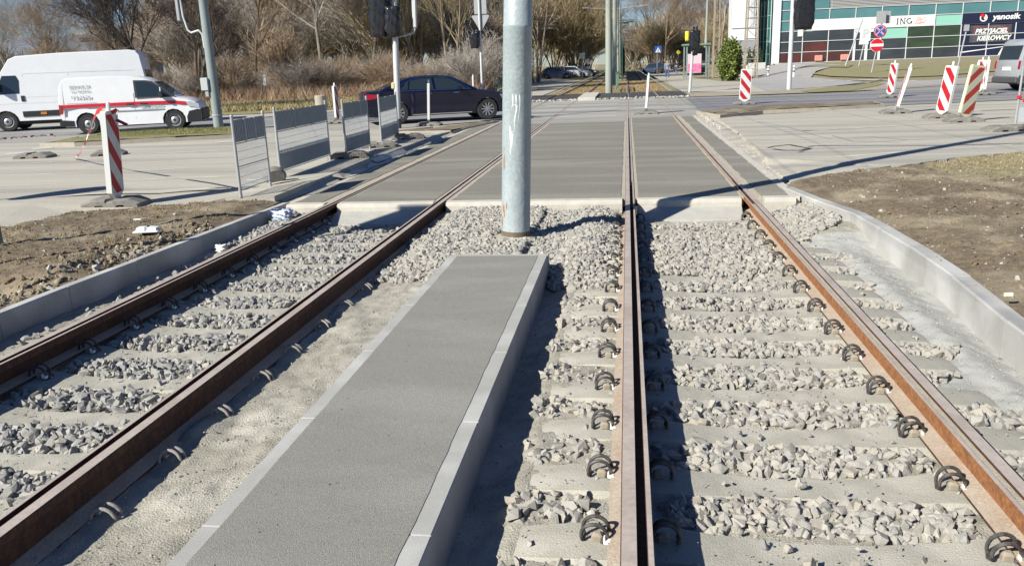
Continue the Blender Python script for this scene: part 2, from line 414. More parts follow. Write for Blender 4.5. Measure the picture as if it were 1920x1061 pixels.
# ------------------------------------------------------------------ roads, pavements, markings
sheet('pavement', [(-4.63, 10.25), (-4.63, 23.0), (-5.2, 24.6), (-12, 23.0), (-17.4, 21.3), (-40, 13), (-40, 5), (-9.6, 6.5), (-7.4, 7.4), (-7.0, 8.3), (-6.9, 9.3), (-6.0, 9.85), (-5.3, 10.2)], 0, DUSTY, step=2, thick=.12)
sheet('road', [(-4.6, 24.1), (2.2, 26.2), (4.4, 27.3), (7.9, 28.4), (30, 33.5), (90, 50), (90, 72), (40, 56), (21, 47.5), (10.4, 39.6), (6.2, 38.9), (2.3, 39.4), (-4, 39.4), (-11.9, 36.8), (-14.9, 32.4), (-40, 27.5), (-70, 20), (-70, -4), (-17.6, 20.9), (-12, 22.6)], -.012, LANE, step=2)
sheet('road_lane', [(2.4, 27.9), (4.5, 28.6), (8.2, 29.6), (30, 35.5), (60, 42), (60, 46), (20.5, 41), (10.4, 38.9), (2.6, 38.4)], -.007, ASPH, step=3)
sheet('road_lane', [(-40, 20.5), (-13.5, 26.2), (-9, 27.0), (-5.4, 26.0), (-.3, 27.6), (-.3, 38.5), (-11.8, 36.0), (-15.2, 31.5), (-40, 26)], -.007, mat('grey_asphalt', (.26, .255, .25), (.19, .19, .195), scale=1.2, rough=.85, stretch=(.12, 1.5, 1), col3=(.34, .33, .31), scale3=.4, fine=(60, .12)), step=3)
sheet('pavement', [(2.16, 11.3), (3.3, 12.1), (4.2, 12.6), (4.9, 13.2), (6.1, 13.8), (7.6, 14.2), (30, 17), (60, 30), (60, 41), (30, 33), (8, 27.9), (4.3, 25.2), (2.55, 24.9), (2.45, 20), (2.28, 15), (2.16, 13)], .003, DUSTY, step=2, wob=.03, thick=.1)
# pavement and verges beyond the road, left side
sheet('footpath', [(-40, 28.0), (-16.3, 31.6), (-14.2, 33.6), (-11.9, 37.4), (-12.5, 39.0), (-16.5, 35.5), (-40, 31)], .0, CONC, step=4)
sheet('verge', [(-60, 28), (-17, 36.0), (-13, 39.8), (-13, 52), (-60, 52)], -.006, GREENG, step=4)
sheet('footpath', [(3.0, 46.5), (6.4, 42.5), (9.8, 46.5), (9.5, 58), (7.2, 66), (6.4, 80), (9, 160), (3, 160), (3, 70)], -.002, DUSTY, step=6)
sheet('footpath', [(-4.8, 46.4), (-4.8, 90), (-10, 112), (-14, 112), (-14, 60), (-12, 45)], -.002, DUSTY, step=6)
sheet('footpath', [(2.3, 39.2), (6.1, 39.3), (10.3, 40.0), (14, 43), (20.5, 48.2), (21, 49.6), (13, 46.0), (9.8, 46), (6.4, 42.4), (2.7, 45)], .014, mat('bare_earth', (.36, .32, .25), (.27, .24, .18), scale=3, rough=1, bump=.6, bscale=40), step=2, wob=.05)
# forecourt road by the office building and its grass
sheet('road', GP((1405, 158), (1480, 150), (1640, 156), (1760, 150), (1925, 138), (2300, 118), (2300, 128), (1925, 149), (1640, 170), (1500, 166), (1440, 172)), .006, mat('forecourt_asphalt', (.36, .35, .34), (.3, .29, .28), scale=1, rough=.9), step=3)
sheet('road', GP((1380, 142), (1460, 122.5), (1580, 122), (1530, 134), (1520, 146), (1640, 157), (1480, 152), (1400, 160)), .010, mat('forecourt_asphalt', (.3, .3, .3)), step=3)
sheet('verge', GP((1522, 139), (1600, 128), (1700, 125), (1900, 118), (2200, 100), (2200, 112), (1905, 131), (1760, 143), (1650, 147), (1560, 144)), .02, GREENG, step=3)
sheet('verge', GP((1500, 172), (1560, 164), (1640, 156), (1660, 158), (1600, 171), (1520, 175)), .03, GREENG, step=3)
sheet('verge', GP((1488, 124), (1600, 121), (1590, 127), (1530, 128)), .02, GREENG, step=3)
# painted lines
def stripe(a, b, wd, z=.0, m=None):
    A = Vector(a); B = Vector(b); n = Vector((-(B-A).y, (B-A).x)).normalized()*wd/2
    sheet('lane_marking', [(A+n)[:2], (B+n)[:2], (B-n)[:2], (A-n)[:2]], z, m or WMARK, step=3)
def pstripe(p, q, wd, z=.006): stripe(G(*p)[:2], G(*q)[:2], wd, z)
pstripe((0, 311), (100, 304), .12, .004); pstripe((110, 294), (215, 289), .14, .004); pstripe((225, 291), (430, 282), .13, .004)
pstripe((10, 289), (60, 286), .5, .004); pstripe((60, 280), (98, 277), .5, .004); pstripe((400, 268), (440, 265), .4, .004)
pstripe((500, 262), (720, 249), .2, .004); pstripe((700, 303), (760, 283), .1, .004)
pstripe((1505, 156), (1655, 149), .35, .012); pstripe((1610, 151), (1720, 152), .3, .012); pstripe((1840, 208), (1925, 205), .15, .003)
pstripe((700, 275), (860, 243), .18, .004)
for k, (y0, y1) in enumerate(((26.9, 27.3), (28.7, 29.1), (31.2, 31.7), (34.6, 35.1), (38.2, 39.0))):
    for a, b in ((-3.4, -.35), (.3, 1.2)):
        sheet('lane_marking', [(a, y0), (b, y0), (b, y1), (a, y1)], -.002, mat('cement_dust', (.50, .49, .47), (.36, .355, .345), scale=2, rough=.9, stretch=(.3, 2, 1)), step=3)
CD_ = mat('pale_dust', (.56, .53, .46), (.46, .43, .37), scale=3, rough=.95)
for pts in (((0, 330), (300, 318), (440, 311)), ((0, 350), (200, 340), (440, 330)), ((60, 372), (200, 362), (430, 352)), ((0, 318), (440, 297)), ((150, 300), (440, 288)), ((560, 300), (690, 290)), ((500, 345), (640, 330), (760, 290)), ((1500, 246), (1680, 237), (1900, 226)), ((1450, 262), (1640, 262)), ((1500, 300), (1700, 285), (1900, 272)), ((1380, 250), (1600, 243)), ((1640, 222), (1900, 212))):
    for a, b in zip(pts[:-1], pts[1:]):
        A = Vector(G(*a)[:2]); B = Vector(G(*b)[:2]); n_ = Vector((-(B-A).y, (B-A).x)).normalized(); k_ = max(3, int((B-A).length/.3)); up_ = []; dn_ = []
        for q_ in range(k_+1):
            c_ = A.lerp(B, q_/k_)+n_*rnd.uniform(-.03, .03); up_.append(c_+n_*rnd.uniform(.01, .09)); dn_.append(c_-n_*rnd.uniform(.01, .09))
        sheet('dust_streak', [tuple(v) for v in up_+dn_[::-1]], .0025 if A.x < 0 else .0055, CD_, step=2)
# tar cracks on the right-hand concrete
TAR = mat('tar', (.05, .048, .045), rough=.9)
def crack(pts, wd=.03):
    for a, b in zip(pts[:-1], pts[1:]):
        stripe(G(*a)[:2], G(*b)[:2], wd*rnd.uniform(.6, 1.2), .006, TAR)
crack([(1440, 278), (1452, 275), (1480, 272), (1500, 276), (1520, 280), (1500, 283), (1470, 283), (1450, 280)], .09)
crack([(1600, 259), (1630, 257), (1700, 263)], .015); crack([(1560, 255), (1600, 266), (1690, 268)], .015); crack([(1420, 228), (1480, 240), (1530, 255), (1560, 262)], .012)

# ------------------------------------------------------------------ raised median with grass, kerbs
def raised(name, pxpoly, h, topm, kerbm, label, cat, kw=.14):
    poly = [Vector(G(*p)[:2]) for p in pxpoly]
    root = empty(name, (poly[0].x, poly[0].y, 0), 0, label, cat); c = sum(poly, Vector((0, 0)))/len(poly)
    n = len(poly); ins = []
    for i in range(n):
        a, b, d = poly[i-1], poly[i], poly[(i+1) % n]
        t1 = (b-a).normalized(); t2 = (d-b).normalized(); nn = Vector((-(t1+t2).y, (t1+t2).x)).normalized()
        if nn.dot(c-b) < 0: nn = -nn
        ins.append(b+nn*kw)
    k = MB(); f = MB(); o = poly[0]
    for i in range(n):
        j = (i+1) % n; a, b, ai, bi = poly[i]-o, poly[j]-o, ins[i]-o, ins[j]-o
        z0 = gz(*poly[i])-.02; z1 = gz(*poly[i])+h
        k.add([(a.x, a.y, z0), (b.x, b.y, z0), (b.x, b.y, z1), (a.x, a.y, z1), (bi.x, bi.y, z1), (ai.x, ai.y, z1), (bi.x, bi.y, z0), (ai.x, ai.y, z0)],
              [(0, 1, 2, 3), (3, 2, 4, 5), (5, 4, 6, 7)])
    k.build('kerb', kerbm, root)
    sh = sheet('fill', [p[:] for p in ins], h+.012, topm, step=.5, wob=.02, kind=None)
    bm = bmesh.new(); bm.from_mesh(sh.data)
    for v in bm.verts: v.co.z += .05*fbm(np.array([v.co.x*3]), np.array([v.co.y*3]), 4)[0]
    bmesh.ops.translate(bm, verts=bm.verts, vec=(-o.x, -o.y, 0)); bm.to_mesh(sh.data); bm.free(); sh.parent = root
    sh.name = 'turf' if topm == GREENG else 'soil'
    return root
OLDK = mat('old_kerb', (.42, .37, .30), (.33, .3, .25), scale=5, rough=.95, bump=.5, bscale=50)
raised('traffic_island', [(75, 276), (140, 266), (200, 257), (330, 250), (452, 246), (452, 259), (330, 265), (140, 275)], .1, GREENG, OLDK, 'raised median with green turf and a worn stone kerb beside the small white service van', 'traffic island')
raised('traffic_island', [(1305, 214), (1420, 204), (1640, 196), (1660, 201), (1560, 207), (1430, 213), (1350, 222)], .09, SOIL, OLDK, 'low earth-filled median with a broken kerb edge right of the concrete slab', 'traffic island')
raised('traffic_island', [(810, 242), (905, 231), (935, 229), (880, 240), (845, 247), (730, 249)], .03, SOIL, OLDK, 'narrow strip of bare soil in front of the dark saloon car', 'traffic island', .05)

# ------------------------------------------------------------------ concrete crossing slab
def ragged(x, y0, y1, amp, seed):
    return [(x+amp*2*float(fbm(np.array([yy*4.]), np.array([seed*3.1]), seed)[0]), yy) for yy in np.arange(y0, y1+.01, .09)]
def slab_piece(nm, left, right, z, m, th=.3, kind='structure'):
    poly = left+right[::-1]
    mb = MB(); mb.prism([p for p in poly], th, (Vector((0, 0, z-th)), Vector((1, 0, 0)), Vector((0, 1, 0)), Vector((0, 0, 1))))
    return tag(mb.build(nm, m), kind=kind)
Y0 = 10.22
def edge(x, y1, amp=.012, seed=1): return ragged(x, Y0, y1, amp, seed)
slab_piece('road_slab', edge(-4.36, 24.1, .02, 1), edge(XA-.17, 24.1, .03, 2), -.004, SLABM)
slab_piece('road_slab', edge(XA+.10, 24.2, .008, 3), edge(XB-.10, 24.2, .008, 4), -.004, SLABM)
slab_piece('road_slab', edge(XB+.13, 24.2, .02, 5), edge(XC-.11, 24.3, .02, 6), -.0045, SLABM)
slab_piece('road_slab', edge(XC+.105, 25.9, .01, 7), edge(XD-.10, 26.2, .02, 8), -.0035, SLABM)
slab_piece('road_slab', edge(XD+.15, 26.0, .03, 9), edge(1.95, 26.0, .02, 10), -.004, SLABM)
slab_piece('slab_border', edge(-4.47, 24.1, .01, 11), edge(-4.34, 24.1, .02, 12), -.010, LIGHTC)
slab_piece('slab_border', edge(1.93, 26, .02, 13), edge(2.08, 26, .015, 14), -.010, LIGHTC)
for xa, xb in ((XA-.2, XA-.056), (XA+.057, XA+.12), (XB-.12, XB-.057), (XB+.056, XB+.17), (XC-.15, XC-.056), (XC+.057, XC+.13), (XD-.13, XD-.057), (XD+.056, XD+.2)):
    ye = 24.2 if xb < 0 else 26
    mb = MB(); mb.box(((xa+xb)/2, (Y0+ye)/2, -.06), (xb-xa, ye-Y0, .1)); tag(mb.build('rail_joint_filler', FILLER), kind='structure')
# sub-base between right slab edge and the broken pavement edge
zz = lambda X, Y: -.13+.12*ss(2.1, 2.5, X)*0+.05*fbm(X*8, Y*8, 3)
tag(grid_mesh('rubble_strip', np.arange(2.05, 2.75, .03), np.arange(10.5, 26.4, .05), lambda X, Y: -.055+.06*fbm(X*9, Y*9, 3)+.05*ss(2.1, 2.6, X), [mat('rubble', (.48, .45, .38), (.36, .34, .29), scale=12, rough=1, bump=1, bscale=60)]), kind='structure')
mb = MB(); mb.box((-4.55, 17.2, -.08), (.16, 14, .12)); tag(mb.build('step_shade_strip', mat('step_shade', (.09, .08, .07), (.14, .13, .11), scale=20, rough=1)), kind='structure')  # dark strip below the pavement step, the shade of its face put into colour
# old asphalt between slab and far side: rails embedded
for xa, xb in ((-4.3, XA-.056), (XA+.057, XB-.057), (XB+.056, XC-.056), (XC+.057, XD-.057), (XD+.056, 2.3)):
    ya = 24.15 if xb < 0 else 26.1
    mb = MB(); mb.box(((xa+xb)/2, (ya+39.6)/2, -.104), (xb-xa, 39.6-ya, .2)); tag(mb.build('road_strip', LANE), kind='structure')
# far rubber crossing mats with pale rubble under them
mb = MB()
for xa, xb in ((-7.5, XA-.06), (XA+.06, XB-.06), (XB+.06, -2.3), (-1.45, XC-.06), (XC+.06, XD-.06), (XD+.06, 2.9)):
    mb.box(((xa+xb)/2, 43.1, -.03), (xb-xa, 6.8, .16))
tag(mb.build('crossing_mat', mat('rubber_mat', (.035, .035, .037), (.07, .07, .07), scale=2, rough=.8)), kind='structure')
mb = MB(); mb.box((-1.87, 42.6, .04), (.8, 6.8, .2)); tag(mb.build('concrete_pad', LIGHTC), kind='structure')

# front kerb beam of the slab + sloping foundation, cut around the rails
spans = ((-4.40, XA-.09), (XA+.09, XB-.075), (XB+.09, XC-.09), (XC+.09, XD-.10), (XD+.16, 2.0))
root = empty('kerb_beam', (-1.2, Y0, 0), 0, 'pale concrete kerb beam along the near end of the slab between the rails', 'kerb')
fr = None
for a, b in spans:
    x = a
    while x < b-.01:
        e = min(b, x+1.0) if b-x > 1.3 else b
        prof = [(-.0, -.20), (.0, -.012), (-.012, .0), (-.14, -.004), (-.165, -.02), (-.175, -.05), (-.175, -.20)]
        m_ = MB(); n_ = len(prof)
        vs = [(x+.003, p[0], p[1]) for p in prof]+[(e-.003, p[0], p[1]) for p in prof]
        m_.add([(v[0]+1.2, v[1], v[2]) for v in vs], [tuple(range(n_)), tuple(range(2*n_-1, n_-1, -1))]+[(i, (i+1) % n_, (i+1) % n_+n_, i+n_) for i in range(n_)])
        m_.build('kerb_stone', LIGHTC, root); x = e
for i in (1, 3):
    a, b = spans[i]; y1 = 9.62 if i == 1 else 9.72
    m_ = MB(); m_.add([(a, Y0-.17, -.095), (b, Y0-.17, -.095), (b-.02, y1, -.19), (a+.02, y1, -.19), (a, Y0-.17, -.3), (b, Y0-.17, -.3), (b-.02, y1-.03, -.3), (a+.02, y1-.03, -.3)],
        [(0, 1, 2, 3), (4, 7, 6, 5), (3, 2, 6, 7), (0, 3, 7, 4), (1, 5, 6, 2), (0, 4, 5, 1)])
    tag(m_.build('slab_foundation', FOUND), kind='structure')

# ------------------------------------------------------------------ kerb walls along the track bed
def kerb_wall(name, pts, th, zt, zb, label, stones=1.0, side=1):
    """pts inner top line; th thickness outward (side=+1 -> +x)"""
    root = empty(name, (pts[0][0], pts[0][1], 0), 0, label, 'kerb')
    # resample
    P = [Vector(p) for p in pts]; i = 0
    seg = []
    for a, b in zip(P[:-1], P[1:]):
        n = max(1, round((b-a).length/stones))
        for k in range(n): seg.append((a.lerp(b, k/n), a.lerp(b, (k+1)/n)))
    for a, b in seg:
        t = (b-a).normalized(); o = Vector((t.y, -t.x))*side
        a2, b2 = a+t*.003, b-t*.003; j = rnd.uniform(-.004, .004); a2 = a2+o*j; b2 = b2+o*(j+rnd.uniform(-.003, .003))
        R0 = Vector(pts[0]); zt_ = zt+rnd.uniform(-.003, .003)
        prof = [(0, zb), (0, zt_-.012), (.012, zt_), (th, zt_-.004), (th, zb)]
        vs = []
        for q in (a2, b2):
            for u, z in prof: p = q+o*u-R0; vs.append((p.x, p.y, z))
        m_ = MB(); m_.add(vs, [(0, 1, 2, 3, 4), (9, 8, 7, 6, 5)]+[(k, k+5, (k+1) % 5+5, (k+1) % 5) for k in range(5)])
        m_.build('kerb_stone', KERB, root)
    return root
kerb_wall('kerb_wall', [(-4.62, 1.0), (-4.62, 4.0), (-4.59, 5.2), (-4.58, 5.98), (-4.54, 6.9), (-4.51, 7.9), (-4.47, 9.2), (-4.42, 10.24)], .10, .0, -.35, 'grey kerb wall in shade along the left edge of the track bed', 1.0, -1)
kerb_wall('kerb_wall', [(2.26, 1.0), (2.28, 4.1), (2.32, 5.2), (2.40, 6.3), (2.42, 7.3), (2.40, 8.1), (2.36, 9.0), (2.16, 9.9), (1.99, 10.9)], .13, .0, -.35, 'sunlit grey kerb wall curving in towards the slab on the right of the tracks', 1.0, 1)

# ------------------------------------------------------------------ concrete island between the tracks
isl = empty('concrete_island', (-1.13, 4, 0), 0, 'long raised island of brushed grey concrete framed with pale kerb stones between the tracks', 'island')
ix0, ix1, iy1 = -1.59, -.70, 7.14
def wobx(x, ys_, amp, sd_): return [(x+amp*2*float(fbm(np.array([y*9.]), np.array([1.7]), sd_)[0]), y) for y in ys_]
yy = np.arange(-1.36, iy1-.05, .045)
L_ = wobx(ix0+.075, yy, .004, 31); R_ = wobx(ix1-.085, yy, .007, 32)
poly = L_+R_[::-1]
MB().prism([(p[0]+1.13, p[1]-4) for p in poly], .2, (Vector((0, 0, -.2035)), Vector((1, 0, 0)), Vector((0, 1, 0)), Vector((0, 0, 1)))).build('concrete_infill', INFILL, isl)
yz = np.arange(-1.36, iy1-.07, .012)
def raggedx(x0_, a1, a2, sd_): return [(x0_+a1*2*float(fbm(np.array([y*1.3]), np.array([2.2]), sd_)[0])+a2*float(vnoise(np.array([y*38.]), np.array([.5]), sd_)[0]), y) for y in yz]
for xa_, xb_, aa, sd_, nm_ in ((ix1-.096, ix1-.108, .030, 61, 'slurry_edge'), (ix0+.083, ix0+.086, .012, 63, 'slurry_edge')):
    q1 = [(xa_, y) for y in yz]; q2 = raggedx(xb_, aa*.5, aa*(1 if xb_ > xa_ else -1), sd_+1); pl_ = q1+q2[::-1]
    MB().prism([(p[0]+1.13, p[1]-4) for p in pl_], .02, (Vector((0, 0, -.0245)), Vector((1, 0, 0)), Vector((0, 1, 0)), Vector((0, 0, 1)))).build(nm_, mat('slurry', (.53, .525, .50), (.45, .445, .42), scale=14, rough=.9), isl)
y = -1.36
while y < iy1-.1:
    e = min(iy1-.06, y+.98)
    for xx, wd in ((ix0, .085), (ix1-.098, .098)):
        jx = rnd.uniform(-.003, .003)
        MB().rbox((xx+wd/2+1.13+jx, (y+e)/2-4, -.1512), (wd, e-y-.002, .29), .004).build('kerb_stone', KERB, isl)
    y = e
MB().rbox((-1.14+1.13, iy1-.028-4, -.154), (ix1-ix0+.0, .056, .29), .005).build('kerb_stone', KERB, isl)

# ------------------------------------------------------------------ rails
def rail(xg, s, y0, y1, label, inner_orange=False, group='grooved tram rails'):
    prof = [(0, 0), (.0, -.046), (-.036, -.046), (-.038, 0), (-.057, 0), (-.058, -.05), (-.03, -.066), (.005, -.085), (.007, -.148), (-.072, -.166), (-.072, -.179),
            (.108, -.179), (.108, -.166), (.03, -.148), (.028, -.066), (.054, -.042), (.057, -.008), (.053, 0)]
    n = len(prof); mb = MB()
    yys = list(np.arange(y0, min(y1, 42.6), 2.0))+([y1] if y1 <= 42.6 else [42.6, y1])
    vs = [(s*p[0], y-y0, p[1]) for y in yys for p in prof]
    for j in range(len(yys)-1):
        for i in range(n):
            k = (i+1) % n
            # edge i->k material
            if i in (17, 3): m_ = 1
            elif i in (1,): m_ = 2
            elif i in (8, 12): m_ = 3
            elif inner_orange and i in (4, 5, 6, 7): m_ = 4
            else: m_ = 0
            mb.f.append((j*n+i, j*n+k, (j+1)*n+k, (j+1)*n+i)); mb.mi.append(m_)
    mb.v = vs; mb.f.append(tuple(range(n))); mb.mi.append(0)
    o = mb.build('tram_rail', [RUST, RTOP, GROOVE, RFOOT, RUSTO], None, loc=(xg, y0, 0))
    return tag(o, label, 'rail', group)
rail(XA, -1, -2.5, 190, 'outermost left grooved rail, dark brown side in shade beside the left kerb wall')
rail(XB, 1, -2.5, 190, 'thick dark rusty rail just left of the concrete island')
rail(XC, -1, -2.5, 190, 'nearly vertical pale grooved rail with a black groove right of the concrete island')
rail(XD, 1, -2.5, 190, 'right-hand rail with rust coloured sunlit orange on its inner side', True)
fd = [o for o in bpy.data.objects if o.name.startswith('tram_rail')][-1]
MB().box((-.018, 6.1, -.030), (.0352, 12.2, .032)).build('groove_sand', FILLER, fd)

# ------------------------------------------------------------------ sleepers with spring clips
def clip_mesh():
    mb = MB()
    for y0_, rz_ in ((-.034, .058), (.026, .066)):
        pts = []
        for i in range(15):
            t = rad(205-i*225/14); pts.append((.064*math.cos(t)-.004, y0_+.010*i/14, .030+rz_*math.sin(t)))
        pts += [(.082, y0_+.012, -.004)]
        mb.tube(pts, .0098, 8)
    mb.tube([(-.062, -.034, .006), (-.070, -.005, -.004), (-.062, .026, .006)], .0098, 8)
    mb.tube([(.030, -.045, .010), (.05, -.03, .004), (.075, .03, .004)], .009, 6); return mb
def ins_mesh():
    mb = MB(); mb.rbox((.066, -.040, .010), (.030, .035, .020), .004); mb.rbox((.048, -.038, .018), (.010, .03, .035), .003); return mb
def shoulder_mesh(): return MB().rbox((.008, -.006, .010), (.055, .05, .05), .012)
def sleeper_mesh():
    st_ = [(-1.24, -.235, .105), (-1.18, -.200, .12), (-.95, -.184, .14), (-.60, -.184, .14), (-.45, -.199, .125), (-.2, -.21, .10), (0, -.213, .095), (.2, -.21, .10), (.45, -.199, .125), (.60, -.184, .14), (.95, -.184, .14), (1.18, -.200, .12), (1.24, -.235, .105)]
    vs = []; fs = []
    for x, z, wd in st_:
        vs += [(x, -wd-.03, -.35), (x, -wd-.012, z-.035), (x, -wd+.012, z-.004), (x, 0, z), (x, wd-.012, z-.004), (x, wd+.012, z-.035), (x, wd+.03, -.35)]
    for i in range(len(st_)-1):
        for k in range(6): a = i*7+k; fs.append((a, a+1, a+8, a+7))
    fs += [tuple(range(7)), tuple(range(len(vs)-1, len(vs)-8, -1))]
    mb = MB(); mb.add(vs, fs); return mb
def sleeper_proto():
    r = empty('railway_sleeper', (0, 0, 0), 0, 'x', 'sleeper')
    sleeper_mesh().build('sleeper_body', SLEEP, r, smooth=True, auto=30)
    return r
clipproto = clip_mesh().build('rail_clip', BLACK, None, smooth=True); insproto = ins_mesh().build('insulator', WHITEP, None)
clipproto_mesh, ins_mesh_ = clipproto.data, insproto.data
shp = shoulder_mesh().build('shoulder', mat('shoulder_dusty', (.34, .29, .22), (.26, .23, .18), scale=20, rough=.9), None); sh_mesh_ = shp.data; bpy.data.objects.remove(shp)
BONE = mat('dusty_clip', (.42, .38, .33), (.2, .19, .18), scale=30, rough=.8)
clip2 = clipproto_mesh.copy(); clip2.materials.clear(); clip2.materials.append(BONE)
bpy.data.objects.remove(clipproto); bpy.data.objects.remove(insproto)
sp = sleeper_proto(); sbody = [c for c in bpy.data.objects if c.parent == sp][0]
tracks = (('left', (XA+XB)/2, ((XA+.10, 1, 1), (XB-.10, -1, 1), (XB+.155, -1, 2), (XA-.155, 1, 1))), ('right', (XC+XD)/2, ((XC-.155, 1, 1), (XC+.115, -1, 1), (XD-.100, 1, 1), (XD+.155, -1, 1))))
first = True; cnt = 0
ORD = ['first', 'second', 'third', 'fourth', 'fifth', 'sixth', 'seventh', 'eighth', 'ninth', 'tenth', 'eleventh', 'twelfth', 'thirteenth', 'fourteenth', 'fifteenth', 'sixteenth', 'seventeenth', 'eighteenth']
for tn, xc, clips in tracks:
    vis = 0
    ks = [k for k in range(-3, 14) if SY0+SDY*k < 9.75]
    for k in ks:
        yk = SY0+SDY*k+rnd.uniform(-.012, .012)
        if first: r = sp; first = False; b = sbody
        else:
            r = sp.copy(); COL.objects.link(r); b = sbody.copy(); COL.objects.link(b); b.parent = r
        r.location = (xc, yk, 0)
        o_ = ks[::-1].index(k)
        r['label'] = '%s concrete sleeper from the slab under the %s-hand track' % (ORD[o_], tn); r['group'] = 'concrete sleepers under the tracks'
        for cx, sgn, typ in clips:
            me = clip2 if (typ == 2) else clipproto_mesh
            if typ == 1 and abs(cx-(XB+.155)) < .01: me = clip2
            c = bpy.data.objects.new('rail_clip', me); COL.objects.link(c); c.parent = r
            sk = -.178 if abs(cx-(XD+.155)) > .01 else -.215
            if abs(cx-(XB+.155)) < .01: sk = -.195
            c.scale = (.8, .8, .84); c.location = (cx-xc+rnd.uniform(-.004, .004), rnd.uniform(-.01, .01), sk); c.rotation_euler = (rnd.uniform(-.1, .1), 0, (0 if sgn > 0 else math.pi)+rnd.uniform(-.12, .12))
            q = bpy.data.objects.new('insulator', ins_mesh_); COL.objects.link(q); q.parent = c
            q = bpy.data.objects.new('shoulder', sh_mesh_); COL.objects.link(q); q.parent = c

# ------------------------------------------------------------------ ballast stones
def hull_templates(n, npts, seed, flat=.75):
    rr = random.Random(seed); T = []
    for i in range(n):
        bm = bmesh.new(); sx, sy, sz = rr.uniform(.8, 1.25), rr.uniform(.65, 1.0), rr.uniform(.5, .85)
        for k in range(npts):
            v = Vector((rr.gauss(0, 1), rr.gauss(0, 1), rr.gauss(0, 1))).normalized()*rr.uniform(.85, 1.1)
            bm.verts.new((v.x*sx, v.y*sy, v.z*sz))
        bmesh.ops.convex_hull(bm, input=bm.verts[:]); loose = [v for v in bm.verts if not v.link_faces]
        bmesh.ops.delete(bm, geom=loose, context='VERTS'); bmesh.ops.triangulate(bm, faces=bm.faces[:])
        bm.verts.ensure_lookup_table(); bm.verts.index_update()
        T.append((np.array([v.co[:] for v in bm.verts]), np.array([[v.index for v in f.verts] for f in bm.faces]))); bm.free()
    return T
def scatter(name, P, size, T, mats, seed, label, cat, probs=None):
    """P (n,3) positions, size (n,) radii"""
    rg = np.random.default_rng(seed); n = len(P); ti = rg.integers(0, len(T), n); VV = []; FF = []; MI = []; off = 0
    q = rg.normal(size=(n, 4)); q /= np.linalg.norm(q, axis=1)[:, None]; w_, x, y, z = q.T
    R = np.stack([1-2*(y*y+z*z), 2*(x*y-z*w_), 2*(x*z+y*w_), 2*(x*y+z*w_), 1-2*(x*x+z*z), 2*(y*z-x*w_), 2*(x*z-y*w_), 2*(y*z+x*w_), 1-2*(x*x+y*y)], 1).reshape(n, 3, 3)
    mi = rg.choice(len(mats), n, p=probs)
    for t, (tv, tf) in enumerate(T):
        s = np.where(ti == t)[0]
        if not len(s): continue
        V = np.einsum('nij,vj->nvi', R[s], tv)*size[s][:, None, None]+P[s][:, None, :]
        F = tf[None]+(np.arange(len(s))*len(tv))[:, None, None]+off
        VV.append(V.reshape(-1, 3)); FF.append(F.reshape(-1, 3)); MI.append(np.repeat(mi[s], len(tf))); off += len(s)*len(tv)
    return tag(np_mesh(name, np.concatenate(VV), np.concatenate(FF), mats, mi=np.concatenate(MI)), label, cat, None, 'stuff')
TS = hull_templates(26, 14, 3); rg = np.random.default_rng(5)
def zone(x0, x1, y0, y1, dens, surf, keep=None, smin=.028, smax=.047):
    n = int((x1-x0)*(y1-y0)*dens); X = rg.uniform(x0, x1, n); Y = rg.uniform(y0, y1, n)
    if keep is not None: k = keep(X, Y); X = X[k]; Y = Y[k]
    S = rg.uniform(smin, smax, len(X))*rg.choice([1, 1, .85, .65, .5, 1.15], len(X))
    Z = surf(X, Y)+rg.uniform(-.022, .012, len(X)); return np.stack([X, Y, Z], 1), S
def gap(X, Y):
    xl = np.minimum(np.abs(X-(XA+XB)/2), np.abs(X-(XC+XD)/2)); return sleeper_phase(Y)+.03*(vnoise(X*9, Y*9, 3)-.5) > .112+.035*ss(.15, .6, xl)
def s1(X, Y): return -.213+.022*np.sin(X*9)*0+.03*ss(.14, .25, sleeper_phase(Y))*0+.018*fbm(X*5, Y*5, 2)
Z = []
Z.append(zone(XA+.08, XB-.07, 1.2, 9.66, 1450, s1, lambda X, Y: gap(X, Y) & ((Y > 1.8) | (X > -3))))
full = lambda X, Y: gap(X, Y) | ((Y > 7.1+.25*np.sin(X*5)) & (Y < 8.35+.2*np.sin(X*7)))
Z.append(zone(XC+.10, XD-.09, 1.2, 9.62, 1450, lambda X, Y: s1(X, Y)+.03*ss(6.9, 7.3, Y)*ss(8.6, 8.3, Y), full))
def keepc(X, Y): return ~(((X > ix0-.03) & (X < ix1+.02)) & (Y < iy1+.02)) & (((X+1.17)**2+(Y-8.27)**2) > .25**2) & ((X > -2.2) | gap(X, Y)) & ((X < -.13) | (Y > 1)) & (Y > 6.75+.45*fbm(X*5, Y*5, 6)+.25*(X < -1.5)*0)
def surfc(X, Y): return bed(X, Y)+.024
Z.append(zone(-2.27, -.08, 6.7, 10.02, 2200, surfc, keepc))
Z.append(zone(-.52, -.14, 1.5, 7.0, 900, lambda X, Y: -.202+0*X, lambda X, Y: gap(X, Y) & (X > -.50+.12*fbm(X*3, Y*6, 5)) & (vnoise(X*7, Y*7, 8) > .22)))
Z.append(zone(1.60, 2.30, 8.2, 10.05, 1900, lambda X, Y: bed(X, Y)+.026, lambda X, Y: (X < 2.27-.75*ss(9.1, 8.1, Y)+.2*fbm(X*5, Y*5, 12)) & (X < 2.12+.15*ss(10, 9.3, Y))))
Z.append(zone(1.60, 2.08, 1.5, 8.2, 900, lambda X, Y: -.205+0*X, lambda X, Y: gap(X, Y) & (vnoise(X*6, Y*6, 18) > .22+.8*(X-1.62))))
